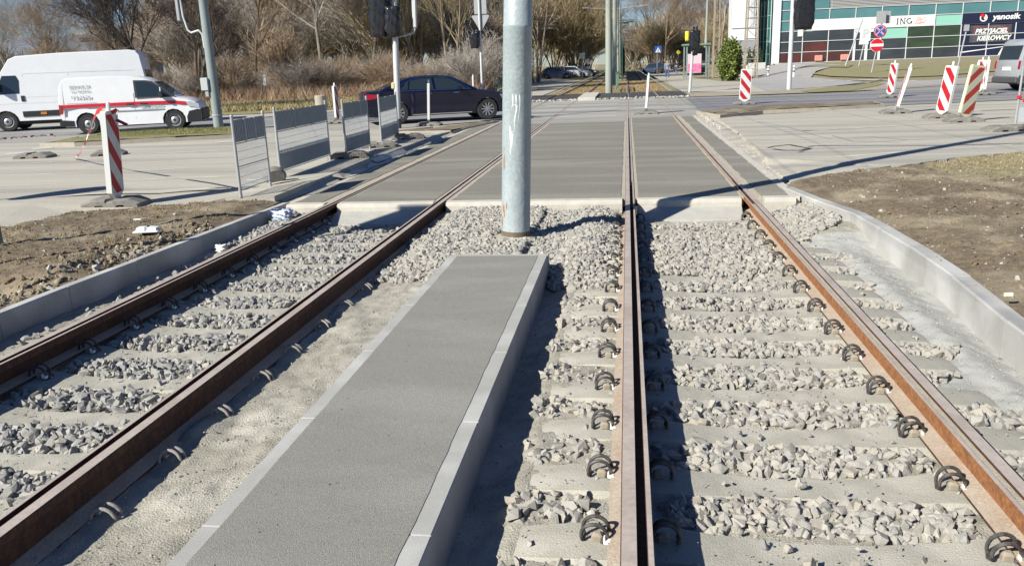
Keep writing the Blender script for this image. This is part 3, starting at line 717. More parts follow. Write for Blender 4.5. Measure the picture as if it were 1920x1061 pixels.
Z.append(zone(-4.0, 1.9, 1.5, 9.5, 22, lambda X, Y: -.193+0*X, lambda X, Y: ((X < -2.5) | (X > -.4)) & (np.abs(X-XC) > .12) & (np.abs(X-XA) > .12), .012, .034))
Z.append(zone(-4.35, -3.9, 7.75, 10.03, 1500, lambda X, Y: -.175+.05*fbm(X*4, Y*4, 9)+.04*ss(8, 9.5, Y), lambda X, Y: Y > 8.0+.3*fbm(X*6, Y*3, 7)))
Z.append(zone(-4.4, -3.9, 5.0, 8.2, 160, lambda X, Y: bed(X, Y)+.01))
def cat_(zs): return np.concatenate([z[0] for z in zs]), np.concatenate([z[1] for z in zs])
P_, S_ = cat_(Z[1:6]); scatter('ballast_stones', P_, S_, TS, STONE, 9, 'crushed pale ballast stones filling the right-hand track and the heap round the pole', 'ballast', [.42, .33, .15, .10])
P_, S_ = cat_([Z[0]]+Z[6:]); GR = [mat('ballast_cool', (.34, .335, .315), (.26, .258, .245), scale=20, rough=.9, bump=.3, bscale=120), mat('ballast_cool_dark', (.24, .24, .235), (.19, .19, .19), scale=20, rough=.9, bump=.3, bscale=120)]
scatter('ballast_stones', P_, S_, TS, GR+[STONE[0], STONE[1]], 10, 'crushed grey ballast stones between the sleepers of the left-hand track', 'ballast', [.4, .18, .25, .17])
n = 150; X = rg.uniform(ix0+.12, ix1-.14, n); Y = rg.uniform(2.0, iy1-.1, n)
TG = hull_templates(8, 8, 8)
scatter('gravel_crumbs', np.stack([X, Y, 0*X-.003], 1), rg.uniform(.002, .0055, n), TG, [GROOVE, SOIL, STONE[1]], 44, 'dark specks of grit on the brushed concrete island', 'gravel')
# crumbs of gravel on sand, soil and sleepers
n = 26000; X = rg.uniform(-4.5, 2.3, n); Y = rg.uniform(1.6, 10.0, n)
k = ~((X > ix0) & (X < ix1) & (Y < iy1)); X = X[k]; Y = Y[k]
top = bed(X, Y); sl_ = (sleeper_phase(Y) < .12) & (((X > -4.1) & (X < -1.9)) | ((X > -.42) & (X < 1.9))); top = np.where(sl_ & (top < -.19), -.186, top)
kk = rg.random(len(X)) < np.where(sl_, .35, 1.0); X = X[kk]; Y = Y[kk]; top = top[kk]
TG = hull_templates(8, 8, 8)
scatter('gravel_crumbs', np.stack([X, Y, top+.001], 1), rg.uniform(.0025, .0085, len(X))*rg.choice([1, 1, 1, 1.7], len(X)), TG, STONE[:2]+[SAND], 4, 'fine gravel crumbs strewn over the sandy track bed', 'gravel')
n = 9000; X = np.concatenate([rg.uniform(-8.5, -4.65, n//2), rg.uniform(2.45, 8.2, n)]); Y = np.concatenate([rg.uniform(4, 10.4, n//2), rg.uniform(4, 14, n)])
m1 = np.where(X < 0, kl(X, Y), kr(X, Y)); X = X[m1]; Y = Y[m1]; Zs = np.where(X < 0, zl(X, Y), zr(X, Y))
scatter('soil_clods', np.stack([X, Y, Zs], 1), rg.uniform(.005, .018, len(X))*rg.choice([1, 1, 1, 1.6], len(X)), TG, [SOIL, SAND, STONE[1]], 4, 'small clods and pebbles over the bare soil banks', 'soil', [.86, .08, .06])
n = 420; Y = rg.uniform(4.6, 8.6, n); X = np.interp(Y, *WLX)-.12-np.abs(rg.normal(0, .22, n)); X2 = rg.uniform(2.5, 6, 260); Y2 = rg.uniform(5, 12, 260); k = kr(X2, Y2); X2 = X2[k]; Y2 = Y2[k]
scatter('soil_clods', np.stack([np.concatenate([X, X2]), np.concatenate([Y, Y2]), np.concatenate([zl(X, Y), zr(X2, Y2)])+.003], 1), np.concatenate([rg.uniform(.015, .05, len(X)), rg.uniform(.012, .035, len(X2))]), TS, [SOIL, SOIL, STONE[1]], 45, 'larger clods of dug earth beside the kerb walls', 'soil', [.6, .3, .1])
# broken lumps along the edge of the right-hand pavement
n = 1500; Y = rg.uniform(11, 26, n); X = rg.normal(2.3, .1, n)
scatter('broken_concrete', np.stack([X, Y, 0*X-.02], 1), rg.uniform(.01, .035, n), TG, [DUSTY, LIGHTC], 14, 'crumbled pale concrete along the broken edge of the right-hand pavement', 'rubble')
# bits of gravel fallen between the far mats
n = 500; X = rg.uniform(-6, 2.8, n); Y = rg.normal(39.55, .12, n)
scatter('gravel_crumbs', np.stack([X, Y, 0*X+.02], 1), rg.uniform(.02, .09, n), TG, [LIGHTC, STONE[1]], 15, 'pale rubble along the near edge of the far rubber crossing mats', 'rubble')
# far sleepers hint
mb = MB()
# grass blades
def blades(name, X, Y, Z, hmin, hmax, mats, seed, label, wd=.004):
    rg_ = np.random.default_rng(seed); n = len(X); a = rg_.uniform(0, 6.28, n); h = rg_.uniform(hmin, hmax, n); le = rg_.uniform(.2, 1.2, n)*h; b = rg_.uniform(0, 6.28, n)
    dx, dy = np.cos(a)*wd, np.sin(a)*wd
    V = np.stack([np.stack([X-dx, Y-dy, Z-.01], 1), np.stack([X+dx, Y+dy, Z-.01], 1), np.stack([X+np.cos(b)*le, Y+np.sin(b)*le, Z+h], 1)], 1).reshape(-1, 3)
    F = np.arange(3*n).reshape(n, 3); return tag(np_mesh(name, V, F, mats, mi=rg_.integers(0, len(mats), n)), label, 'grass', None, 'stuff')
STRAW = mat('straw', (.45, .36, .19), (.33, .26, .13), scale=30, rough=.9); GRN = mat('grass_green', (.13, .18, .045), (.2, .22, .07), scale=30, rough=.8)
n = 36000; X = rg.uniform(2.6, 8.2, n); Y = rg.uniform(9, 14.3, n); k = kr(X, Y) & (fbm(X*.9, Y*.9, 5)*1.1+(Y-11.7)*.45 > .0) & ((X > 4.3) | (vnoise(X*4, Y*4, 3) > .8)); X = X[k]; Y = Y[k]
blades('dry_grass', X, Y, zr(X, Y), .012, .04, [STRAW, STRAW, SOIL], 3, 'matted straw-coloured grass on the right-hand soil bank', .0035)
n = 26000; X = rg.uniform(-8, -4.7, n); Y = rg.uniform(4.2, 10.4, n); k = kl(X, Y) & (vnoise(X*3, Y*3, 31) > .62); X = X[k]; Y = Y[k]
blades('dry_grass', X, Y, zl(X, Y), .01, .04, [STRAW, STRAW, SOIL], 6, 'short dry grass scattered over the left-hand soil bank', .0035)
pm = [G(*p)[:2] for p in ((85, 275), (140, 267), (200, 258), (330, 251), (448, 247), (448, 258), (330, 263), (140, 273))]
xm = [p[0] for p in pm]; ym = [p[1] for p in pm]; n = 34000; X = rg.uniform(min(xm), max(xm), n); Y = rg.uniform(min(ym), max(ym), n); k = inpoly(X, Y, pm); X = X[k]; Y = Y[k]
blades('grass', X, Y, 0*X+.11, .03, .10, [GRN, GRN, STRAW], 8, 'short green grass on the raised median', .008)
n = 50000; X = rg.uniform(-4.6, 2.5, n); Y = 46.5+rg.random(n)**1.5*40; k = (np.abs(X-XA) > .1) & (np.abs(X-XB) > .1) & (np.abs(X-XC) > .1) & (np.abs(X-XD) > .1); X = X[k]; Y = Y[k]
blades('dry_grass', X, Y, 0*X-.13, .04, .16, [STRAW, mat('brown_grass', (.33, .22, .10), rough=.9), SOIL], 9, 'rusty brown dry grass between the far rails', .012)
n = 60000; X = rg.uniform(-40, -12, n); Y = rg.uniform(38, 52, n); k = Y > 37+(X+17)*.27+2.2; X = X[k]; Y = Y[k]
Hh = .08+.5*ss(46, 52, Y)
blades('dry_grass', X, Y, 0*X, .06, .35, [STRAW, STRAW, GRN, mat('dead_reed', (.42, .31, .2), rough=.9)], 10, 'pale dead grass in front of the leafless thicket', .02)
# ------------------------------------------------------------------ vehicles
TYRE = mat('tyre', (.02, .02, .02), (.035, .035, .034), scale=20, rough=.85); ALLOY = mat('alloy', (.5, .5, .52), rough=.3, metal=.8)
STEELW = mat('steel_wheel', (.45, .45, .46), rough=.4, metal=.5); DARKP = mat('dark_trim', (.02, .021, .024), rough=.6)
CARGLASS = glass('car_glass', (.02, .03, .035), .04); CHROME = mat('chrome', (.7, .7, .72), rough=.15, metal=1)
WHITEV = paint('white_paint', (.72, .73, .74), .35, .3); SILVERV = paint('silver_paint', (.42, .44, .46), .35, .5, .3)
NAVY = paint('navy_paint', (.002, .004, .02), .1, .4); REDP = paint('red_band', (.55, .015, .03), .4); LIGHTL = glass('lamp_glass', (.45, .48, .52), .1); REDL = glass('tail_lamp', (.35, .01, .02), .15)
ORANGEL = glass('orange_lamp', (.6, .2, .02), .2); GREYT = mat('print_grey', (.3, .3, .32), rough=.6)
def wheel(parent, c, r, wd, side, style):
    t = MB(); t.lathe([(r*.62, -wd/2), (r*.93, -wd/2), (r, -wd*.36), (r, wd*.36), (r*.93, wd/2), (r*.62, wd/2)], 'y', (0, 0, 0), 28, close=True)
    wh = t.build('wheel', TYRE, parent, smooth=True, loc=c)
    m = MB(); s = side; y = s*wd*.40
    m.lathe([(r*.63, y), (r*.66, y+s*.012), (r*.60, y+s*.006), (r*.56, y-s*.04), (.0, y-s*.06)], 'y', (0, 0, 0), 28)
    if style == 'alloy':
        m2 = MB(); m2.lathe([(r*.63, y), (r*.67, y+s*.014), (r*.60, y+s*.008), (r*.59, y-s*.02)], 'y', (0, 0, 0), 28)
        for k in range(10):
            a = 2*math.pi*k/10; u = Vector((math.cos(a), 0, math.sin(a))); v = Vector((-math.sin(a), 0, math.cos(a)))
            vs = [u*r*.1+v*.016, u*r*.1-v*.016, u*r*.62-v*.026, u*r*.62+v*.026]; m2.add([p+Vector((0, y, 0)) for p in vs]+[p+Vector((0, y-s*.03, 0)) for p in vs], [(0, 1, 2, 3), (0, 4, 5, 1), (1, 5, 6, 2), (2, 6, 7, 3), (3, 7, 4, 0)])
        m2.lathe([(.0, y+s*.01), (r*.14, y+s*.008), (r*.15, y-s*.02)], 'y', (0, 0, 0), 12)
        m.build('brake_disc', DARKP, wh); m2.build('rim', ALLOY, wh)
    else:
        m2 = MB(); m2.lathe([(r*.63, y), (r*.67, y+s*.014), (r*.60, y+s*.008), (r*.54, y-s*.03), (r*.36, y-s*.012), (r*.22, y+s*.012), (0, y+s*.016)], 'y', (0, 0, 0), 28)
        m3 = MB()
        m3.lathe([(r*.41, y-s*.002), (r*.49, y-s*.012), (r*.49, y-s*.02), (r*.41, y-s*.01)], 'y', (0, 0, 0), 24)
        m4 = MB(); m4.lathe([(0, y+s*.022), (r*.14, y+s*.018)], 'y', (0, 0, 0), 12)
        m2.build('rim', STEELW, wh); m3.build('rim_slot_ring', DARKP, wh); m4.build('hub_cap', DARKP, wh)
    return wh
def arch(cx, r, z0, n=9):
    """points of an arch from front to rear (x decreasing) at height z0"""
    a0 = math.asin(min(1, max(-1, (z0-.33)/r))); return [(cx+r*math.cos(a), .33+r*math.sin(a)) for a in [a0+(math.pi-2*a0)*i/(n-1) for i in range(n)]]
def hull_side(top, bottom_z, wheels, W, ar, wf, m, root, name='body', ins=.035):
    """top: list (x,z) rear->front ; wheels xs; builds the lower body with arches"""
    out = list(top); x1 = top[-1][0]; x0 = top[0][0]; isarch = [False]*len(out)
    cur = [(x1-.06, bottom_z)]; isa = [False]
    for cx in sorted(wheels, reverse=True):
        a = arch(cx, ar, bottom_z); cur += a; isa += [True]*len(a)
    cur += [(x0+.06, bottom_z)]; isa += [False]
    out += cur; isarch += isa; n = len(out)
    cxm = sum(p[0] for p in out)/n; inn = []
    for i, (x, z) in enumerate(out):
        if isarch[i]: inn.append((x, z)); continue
        a = Vector(out[i-1]); b = Vector((x, z)); c = Vector(out[(i+1) % n]); t = ((b-a).normalized()+(c-b).normalized())
        nn = Vector((t.y, -t.x)).normalized() if t.length > 1e-6 else Vector((0, -1)); inn.append((x+nn.x*ins, z+nn.y*ins))
    lay = [(-1, inn, 0), (-1, out, .06), (1, out, .06), (1, inn, 0)]; vs = []; fs = []
    for s, o, d in lay: vs += [(x, s*(wf(z)-d*1.2), z) for x, z in o]
    for l in range(3):
        for i in range(n):
            j = (i+1) % n; fs.append((l*n+i, l*n+j, (l+1)*n+j, (l+1)*n+i))
    fs += [tuple(range(n)), tuple(range(4*n-1, 3*n-1, -1))]
    mb = MB(); mb.add(vs, fs); o = mb.build(name, m, root, smooth=True, auto=30); return o
def cabin(pts, wf, m, root, name='cabin', ins=.03):
    n = len(pts); c = Vector((sum(p[0] for p in pts)/n, sum(p[1] for p in pts)/n)); vs = []; fs = []
    inn = [(p[0]+(c.x-p[0])*ins, p[1]-.03 if p[1] > c.y else p[1]) for p in pts]
    for s, o, d in ((-1, inn, 0), (-1, pts, .05), (1, pts, .05), (1, inn, 0)): vs += [(x, s*(wf(z)-d), z) for x, z in o]
    for l in range(3):
        for i in range(n): j = (i+1) % n; fs.append((l*n+i, l*n+j, (l+1)*n+j, (l+1)*n+i))
    fs += [tuple(range(n)), tuple(range(4*n-1, 3*n-1, -1))]
    mb = MB(); mb.add(vs, fs); return mb.build(name, m, root, smooth=True, auto=35)
def side_poly(name, pts, wf, m, root, sides=(-1, 1), off=.006, th=.006):
    for s in sides:
        mb = MB(); n = len(pts); vs = [(x, s*(wf(z)+off), z) for x, z in pts]+[(x, s*(wf(z)-th), z) for x, z in pts]
        mb.add(vs, [tuple(range(n)), tuple(range(2*n-1, n-1, -1))]+[(i, (i+1) % n, (i+1) % n+n, i+n) for i in range(n)])
        mb.build(name, m, root)
def cross_glass(name, a, b, wf, m, root, off=.008, ins=.08):
    """glass pane across the car between profile points a (low) and b (high)"""
    t = (Vector(b)-Vector(a)).normalized(); nn = Vector((-t.y, t.x)); nn = nn if nn.y > 0 else -nn
    A = Vector(a)+nn*off; B = Vector(b)+nn*off; wa = wf(a[1])-ins; wb = wf(b[1])-ins
    A2 = A-nn*.02; B2 = B-nn*.02
    mb = MB(); mb.add([(A.x, -wa, A.y), (A.x, wa, A.y), (B.x, wb, B.y), (B.x, -wb, B.y), (A2.x, -wa, A2.y), (A2.x, wa, A2.y), (B2.x, wb, B2.y), (B2.x, -wb, B2.y)],
       [(0, 1, 2, 3), (7, 6, 5, 4), (0, 4, 5, 1), (1, 5, 6, 2), (2, 6, 7, 3), (3, 7, 4, 0)]); mb.build(name, m, root)
def lerpf(tab):
    def f(z):
        if z <= tab[0][0]: return tab[0][1]
        for (a, b), (c, d) in zip(tab[:-1], tab[1:]):
            if z <= c: return b+(d-b)*(z-a)/(c-a)
        return tab[-1][1]
    return f
def strip(name, pts, wf, h, m, root, sides=(-1, 1), off=.008): side_poly(name, [(x, z+h/2) for x, z in pts]+[(x, z-h/2) for x, z in pts[::-1]], wf, m, root, sides, off)
def place(root, rear_px, front_px, xr, xf, track):
    """put a vehicle so its near-side wheels touch the two ground points"""
    A = G(*rear_px); B = G(*front_px); t = Vector((B.x-A.x, B.y-A.y)).normalized(); rz = math.atan2(t.y, t.x)
    root.rotation_euler.z = rz; n = Vector((-t.y, t.x)); s = 1 if n.y < 0 else -1      # near side
    mid = (Vector(A[:2])+Vector(B[:2]))/2-n*s*track-t*(xr+xf)/2; root.location = (mid.x, mid.y, gz(mid.x, mid.y)-.005); return s
def wheels(root, xr, xf, W, r, style, z=None):
    for x in (xr, xf):
        for s in (-1, 1): wheel(root, (x, s*(W-.13), (z or r)), r, .21, s, style)
    mb = MB(); mb.box(((xr+xf)/2, 0, .34), (xf-xr+.9, W*1.5, .24)); mb.build('underbody', DARKP, root)

# dark blue saloon
car = empty('saloon_car', (0, 0, 0), 0, 'shiny dark navy saloon car with ten-spoke wheels driving right behind the covered signal post', 'car')
wf = lerpf([(.2, .86), (.5, .93), (.75, .93), (.97, .88), (1.2, .76), (1.47, .60)])
hull_side([(.03, .36), (.0, .5), (.03, .72), (.06, .95), (.16, 1.03), (.75, 1.06), (1.4, 1.0), (3.3, .99), (3.75, .985), (4.3, .91), (4.65, .82), (4.84, .68), (4.92, .5), (4.90, .32)], .23, (1.08, 4.02), .93, .385, wf, NAVY, car)
cabin([(.55, 1.0), (.62, 1.07), (1.15, 1.3), (1.55, 1.42), (2.05, 1.47), (2.5, 1.465), (2.9, 1.41), (3.3, 1.22), (3.72, 1.0), (3.72, .95), (.6, .95)], wf, NAVY, car)
for P_ in ([(1.20, 1.04), (1.45, 1.05), (1.50, 1.30), (1.42, 1.27)], [(1.49, 1.05), (2.28, 1.04), (2.25, 1.395), (1.95, 1.385), (1.55, 1.32)], [(2.36, 1.04), (3.36, 1.03), (3.20, 1.15), (2.9, 1.32), (2.65, 1.385), (2.33, 1.395)]): side_poly('window', P_, wf, CARGLASS, car)
cross_glass('windscreen', (3.70, 1.01), (2.93, 1.405), wf, CARGLASS, car); cross_glass('rear_window', (.66, 1.09), (1.42, 1.385), wf, CARGLASS, car)
strip('window_trim', [(1.1, 1.015), (2.3, 1.02), (3.5, 1.01)], wf, .022, CHROME, car)
strip('window_trim', [(1.12, 1.03), (1.3, 1.24), (1.6, 1.365), (2.0, 1.43), (2.45, 1.43), (2.85, 1.37), (3.2, 1.2), (3.45, 1.03)], wf, .018, CHROME, car, off=.012)
strip('sill_trim', [(1.55, .27), (3.5, .27)], wf, .025, CHROME, car)
for x in (2.20, 3.1): strip('door_handle', [(x-.18, .91), (x, .91)], wf, .03, CHROME, car, off=.03)
for x in (2.32, 1.42, 3.45): strip('door_gap', [(x-.004, .62), (x+.004, .62)], wf, .68, DARKP, car, off=.002)
side_poly('tail_lamp', [(.04, .78), (.42, .82), (.48, .93), (.10, .97)], wf, REDL, car, off=.012); side_poly('headlight', [(4.5, .66), (4.84, .60), (4.78, .72), (4.45, .80)], wf, LIGHTL, car, off=.012)
for s in (-1, 1): MB().rbox((3.12, s*.98, 1.04), (.14, .2, .13), .04).build('mirror', NAVY, car, smooth=True)
MB().box((.02, 0, .48), (.03, .52, .11)).build('number_plate', WHITEP, car)
wheels(car, 1.08, 4.02, .93, .345, 'alloy'); place(car, (748, 233), (915, 224), 1.08, 4.02, .9)

# small white service van
van = empty('service_van', (0, 0, 0), 0, 'small white service van with a red stripe and a black front bumper', 'van')
wf = lerpf([(.2, .86), (.45, .89), (.95, .89), (1.1, .86), (1.8, .70)])
top = [(.06, .40), (.03, .6), (.02, 1.05), (.08, 1.55), (.16, 1.72), (.3, 1.80), (1.3, 1.83), (2.2, 1.82), (2.7, 1.74), (3.0, 1.60), (3.62, 1.10), (3.95, 1.02), (4.25, .92), (4.36, .80), (4.40, .62), (4.40, .40)]
hull_side(top, .24, (.83, 3.52), .89, .37, wf, WHITEV, van)
side_poly('bumper', [(3.93, .24), (4.36, .24), (4.41, .40), (4.41, .62), (4.30, .66), (4.02, .60), (3.93, .42)], wf, DARKP, van, off=.012)
MB().rbox((4.36, 0, .47), (.16, 1.72, .40), .05).build('front_grille', DARKP, van)
MB().rbox((.03, 0, .36), (.12, 1.74, .18), .03).build('rear_bumper', DARKP, van); side_poly('bumper', [(.0, .26), (.42, .26), (.42, .44), (.02, .48)], wf, DARKP, van, off=.01)
side_poly('window', [(2.45, 1.13), (3.52, 1.12), (3.22, 1.36), (2.92, 1.56), (2.75, 1.60), (2.42, 1.62)], wf, CARGLASS, van); strip('door_gap', [(3.16, 1.27), (3.19, 1.27)], wf, .28, WHITEV, van, off=.01)
side_poly('window_surround', [(2.38, 1.09), (3.66, 1.08), (3.25, 1.41), (2.95, 1.61), (2.75, 1.65), (2.36, 1.66)], wf, DARKP, van, off=.003)
cross_glass('windscreen', (3.60, 1.13), (3.02, 1.595), wf, CARGLASS, van, ins=.05)
strip('red_stripe', [(.10, .905), (1.2, .915), (2.6, .925), (3.6, .905), (3.98, .86)], wf, .10, REDP, van, off=.009)
side_poly('tail_lamp', [(.03, .66), (.13, .66), (.13, .95), (.04, .97)], wf, REDL, van, off=.015); side_poly('headlight', [(4.02, .76), (4.36, .70), (4.35, .83), (4.08, .92), (3.95, .90)], wf, LIGHTL, van, off=.018)
for x in (1.22, 2.33, 3.30): strip('door_gap', [(x-.004, 1.1 if x < 2 else .85), (x+.004, 1.1 if x < 2 else .85)], wf, 1.25 if x < 2 else .8, GREYT, van, off=.002)
strip('side_rail', [(.3, .985), (1.2, .985)], wf, .025, GREYT, van, off=.012); strip('side_moulding', [(1.3, .70), (3.25, .70)], wf, .03, SILVERV, van, off=.012)
for x in (2.2, 2.62): strip('door_handle', [(x-.1, .90), (x+.1, .90)], wf, .045, DARKP, van, off=.035)
for s in (-1, 1):
    MB().rbox((3.22, s*.98, 1.17), (.12, .2, .22), .03).build('mirror', DARKP, van, smooth=True)
def side_text(root, s, size, x, z, m, y, name='lettering', tl=90, **k): return text(name, s, size, m, root, (x, -y, z), (rad(tl), 0, 0), extrude=.001, **k)
side_text(van, 'SERWIS 24', .15, .72, 1.50, GREYT, wf(1.50)+.006, tl=77, sx=.95); side_text(van, 'NA TELEFON', .10, .72, 1.37, GREYT, wf(1.37)+.006, tl=77); side_text(van, '5 24-24-24', .13, .72, 1.18, GREYT, wf(1.18)+.006, tl=78, bold=.003)
side_text(van, 'SERVICE GROUP', .105, 2.85, .80, GREYT, .905, bold=.002)
wheels(van, .83, 3.52, .89, .325, 'steel'); place(van, (173, 251), (326, 243.5), .83, 3.52, .87)

# big white panel van, rear end to the right: near side seen, driving left
bv = empty('panel_van', (0, 0, 0), 0, 'tall long white panel van with a high roof, partly hidden behind the small service van', 'van')
wf = lerpf([(.2, .96), (.6, 1.0), (1.35, 1.0), (1.6, .97), (2.7, .82)])
top = [(.06, .45), (.02, .7), (.03, 1.3), (.22, 2.60), (.34, 2.74), (.6, 2.78), (3.0, 2.74), (4.45, 2.66), (4.70, 2.55), (5.25, 1.75), (5.42, 1.35), (5.9, 1.15), (6.05, .9), (6.08, .45)]
hull_side(top, .36, (.98, 5.02), 1.0, .42, wf, WHITEV, bv)
side_poly('window', [(4.45, 1.34), (5.18, 1.32), (5.15, 1.60), (4.95, 1.98), (4.5, 1.98), (4.42, 1.8)], wf, CARGLASS, bv)
cross_glass('windscreen', (5.36, 1.42), (4.95, 2.15), wf, CARGLASS, bv)
strip('side_moulding', [(1.5, .62), (4.45, .60)], wf, .20, DARKP, bv, off=.02); strip('side_lamp', [(3.65, .61), (3.85, .61)], wf, .09, ORANGEL, bv, off=.03)
for x, z, h in ((4.28, 1.25, 1.5), (2.75, 1.25, 1.5)): strip('door_gap', [(x-.005, z), (x+.005, z)], wf, h, GREYT, bv, off=.002)
for z, a, b in ((2.04, .45, 4.25), (1.20, .4, 4.2), (.98, .4, 5.3)): strip('body_crease', [(a, z), (b, z)], wf, .012, mat('crease', (.5, .51, .53), rough=.5), bv, off=.002)
strip('door_handle', [(4.30, 1.16), (4.42, 1.16)], wf, .2, DARKP, bv, off=.02)
def rearp(name, z0, z1, y0, y1, m, off=.012):
    xz = lambda z: .03+(z-1.3)/1.3*.19-off if z > 1.3 else .03-off
    mb = MB(); mb.add([(xz(z0), y0, z0), (xz(z0), y1, z0), (xz(z1), y1, z1), (xz(z1), y0, z1), (xz(z0)+.03, y0, z0), (xz(z0)+.03, y1, z0), (xz(z1)+.03, y1, z1), (xz(z1)+.03, y0, z1)], [(0, 1, 2, 3), (7, 6, 5, 4), (0, 4, 5, 1), (1, 5, 6, 2), (2, 6, 7, 3), (3, 7, 4, 0)]); mb.build(name, m, bv)
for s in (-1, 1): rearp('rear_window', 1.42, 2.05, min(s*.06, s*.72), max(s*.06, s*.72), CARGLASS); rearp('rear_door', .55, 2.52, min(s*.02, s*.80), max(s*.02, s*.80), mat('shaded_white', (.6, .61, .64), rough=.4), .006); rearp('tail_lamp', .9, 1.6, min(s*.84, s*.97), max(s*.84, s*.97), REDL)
for s in (-1, 1): MB().rbox((5.12, s*1.13, 1.62), (.12, .22, .36), .04).build('mirror', DARKP, bv)
wheels(bv, .98, 5.02, 1.0, .35, 'steel')
A = G(30, 246); B = G(262, 236); t = Vector((A.x-B.x, A.y-B.y)).normalized(); 
dirv = Vector((-.925, -.38)); Ax = Vector(G(18, 247)[:2]); nrm = Vector((-dirv.y, dirv.x))   # left of heading = near side
bv.rotation_euler.z = math.atan2(dirv.y, dirv.x); org = Ax-dirv*5.02-nrm*.95; bv.location = (org.x, org.y, 0)

# silver van leaving at the right edge, seen from behind-left
sv = empty('silver_van', (0, 0, 0), 0, 'silver van cut off by the right edge of the photo with its rear towards us', 'van')
wf = lerpf([(.2, .88), (.6, .93), (1.1, .93), (2.0, .78)])
top = [(.05, .42), (.0, .55), (.03, 1.1), (.22, 1.85), (.4, 1.96), (2.5, 1.98), (3.4, 1.85), (4.2, 1.15), (4.6, 1.0), (4.85, .8), (4.9, .42)]
hull_side(top, .28, (.95, 3.95), .93, .38, wf, SILVERV, sv)
bv_ = bv; bv = sv; 
def rear2(name, z0, z1, y0, y1, m, off=.012):
    xz = lambda z: .03+(z-1.1)/.75*.19-off if z > 1.1 else .01-off
    mb = MB(); mb.add([(xz(z0), y0, z0), (xz(z0), y1, z0), (xz(z1), y1, z1), (xz(z1), y0, z1), (xz(z0)+.03, y0, z0), (xz(z0)+.03, y1, z0), (xz(z1)+.03, y1, z1), (xz(z1)+.03, y0, z1)], [(0, 1, 2, 3), (7, 6, 5, 4), (0, 4, 5, 1), (1, 5, 6, 2), (2, 6, 7, 3), (3, 7, 4, 0)]); mb.build(name, m, sv)
rear2('rear_window', 1.2, 1.72, -.72, .72, CARGLASS, .02)
for s in (-1, 1): rear2('tail_lamp', .85, 1.15, min(s*.82, s*.92), max(s*.82, s*.92), REDL, .02)
rear2('number_plate', .78, .92, -.28, .28, WHITEP, .02); MB().rbox((.02, 0, .42), (.2, 1.8, .26), .05).build('rear_bumper', mat('grey_bumper', (.07, .07, .075), rough=.6), sv)
side_poly('window', [(1.0, 1.2), (4.0, 1.18), (3.3, 1.75), (.95, 1.78)], wf, CARGLASS, sv); strip('door_handle', [(1.1, 1.02), (1.3, 1.02)], wf, .05, DARKP, sv, off=.03)
side_poly('bumper', [(.0, .3), (.5, .3), (.5, .58), (.02, .6)], wf, mat('grey_bumper', (.07, .07, .075)), sv, off=.01)
MB().rbox((3.4, .98, 1.25), (.12, .2, .2), .03).build('mirror', DARKP, sv); wheels(sv, .95, 3.95, .93, .33, 'steel')
c0 = G(1906, 172); dirv = Vector((.996, .087)); nrm = Vector((-dirv.y, dirv.x)); org = Vector(c0[:2])+nrm*.93; sv.location = (org.x, org.y, gz(org.x, org.y)); sv.rotation_euler.z = math.atan2(dirv.y, dirv.x)
bv = bv_

# parked cars far away: one simple car kind with parts, four paints
def small_car(name, m, label, px, rz, group=None):
    c = empty(name, (0, 0, 0), rz, label, 'car', group); wf = lerpf([(.2, .8), (.6, .87), (.9, .85), (1.45, .6)])
    hull_side([(.03, .4), (.0, .8), (.1, .95), (1.0, .98), (3.0, .96), (3.6, .85), (4.05, .7), (4.1, .4)], .22, (.75, 3.3), .87, .35, wf, m, c)
    cabin([(.1, .95), (.5, 1.3), (.9, 1.46), (2.0, 1.48), (2.5, 1.35), (3.15, .95)], wf, m, c)
    side_poly('window', [(.55, 1.0), (2.85, .98), (2.4, 1.32), (1.9, 1.4), (.95, 1.4), (.6, 1.25)], wf, CARGLASS, c); cross_glass('windscreen', (3.08, 1.0), (2.54, 1.34), wf, CARGLASS, c); cross_glass('rear_window', (.18, 1.0), (.5, 1.29), wf, CARGLASS, c)
    side_poly('tail_lamp', [(.02, .7), (.25, .72), (.25, .88), (.08, .9)], wf, REDL, c, off=.012); side_poly('headlight', [(3.75, .62), (4.05, .6), (4.0, .72), (3.7, .78)], wf, LIGHTL, c, off=.012)
    wheels(c, .75, 3.3, .87, .31, 'steel'); p = G(*px); c.location = (p.x, p.y, 0); return c
BLUEC = paint('blue_paint', (.08, .12, .2), .25, .8); BLACKC = paint('black_paint', (.012, .013, .018), .2, .9); DBLUE = paint('dark_blue_paint', (.03, .05, .10), .3, .6)
g = 'cars parked under the leafless trees'
small_car('parked_car', BLUEC, 'glossy blue-grey parked car, nearest of the row under the bare trees', (1017, 149), rad(-8), g)
small_car('parked_car', WHITEV, 'white parked car between the blue-grey and the black one', (1048, 147.5), rad(-10), g)
small_car('parked_car', BLACKC, 'black parked car behind the white one, next to the round sign', (1065, 146), rad(-10), g)
small_car('parked_car', BLACKC, 'dark roofed parked car at the back of the row under the bare trees', (1042, 143), rad(-12), g)
c = small_car('parked_car', DBLUE, 'dark blue car facing us beside the walking woman near the crossing sign', (1243, 138), rad(-112)); c.location.x -= .6
small_car('parked_car', WHITEV, 'small white car half hidden behind the dark blue one on the far pavement', (1243, 135), rad(-95)).location.x -= 1.2

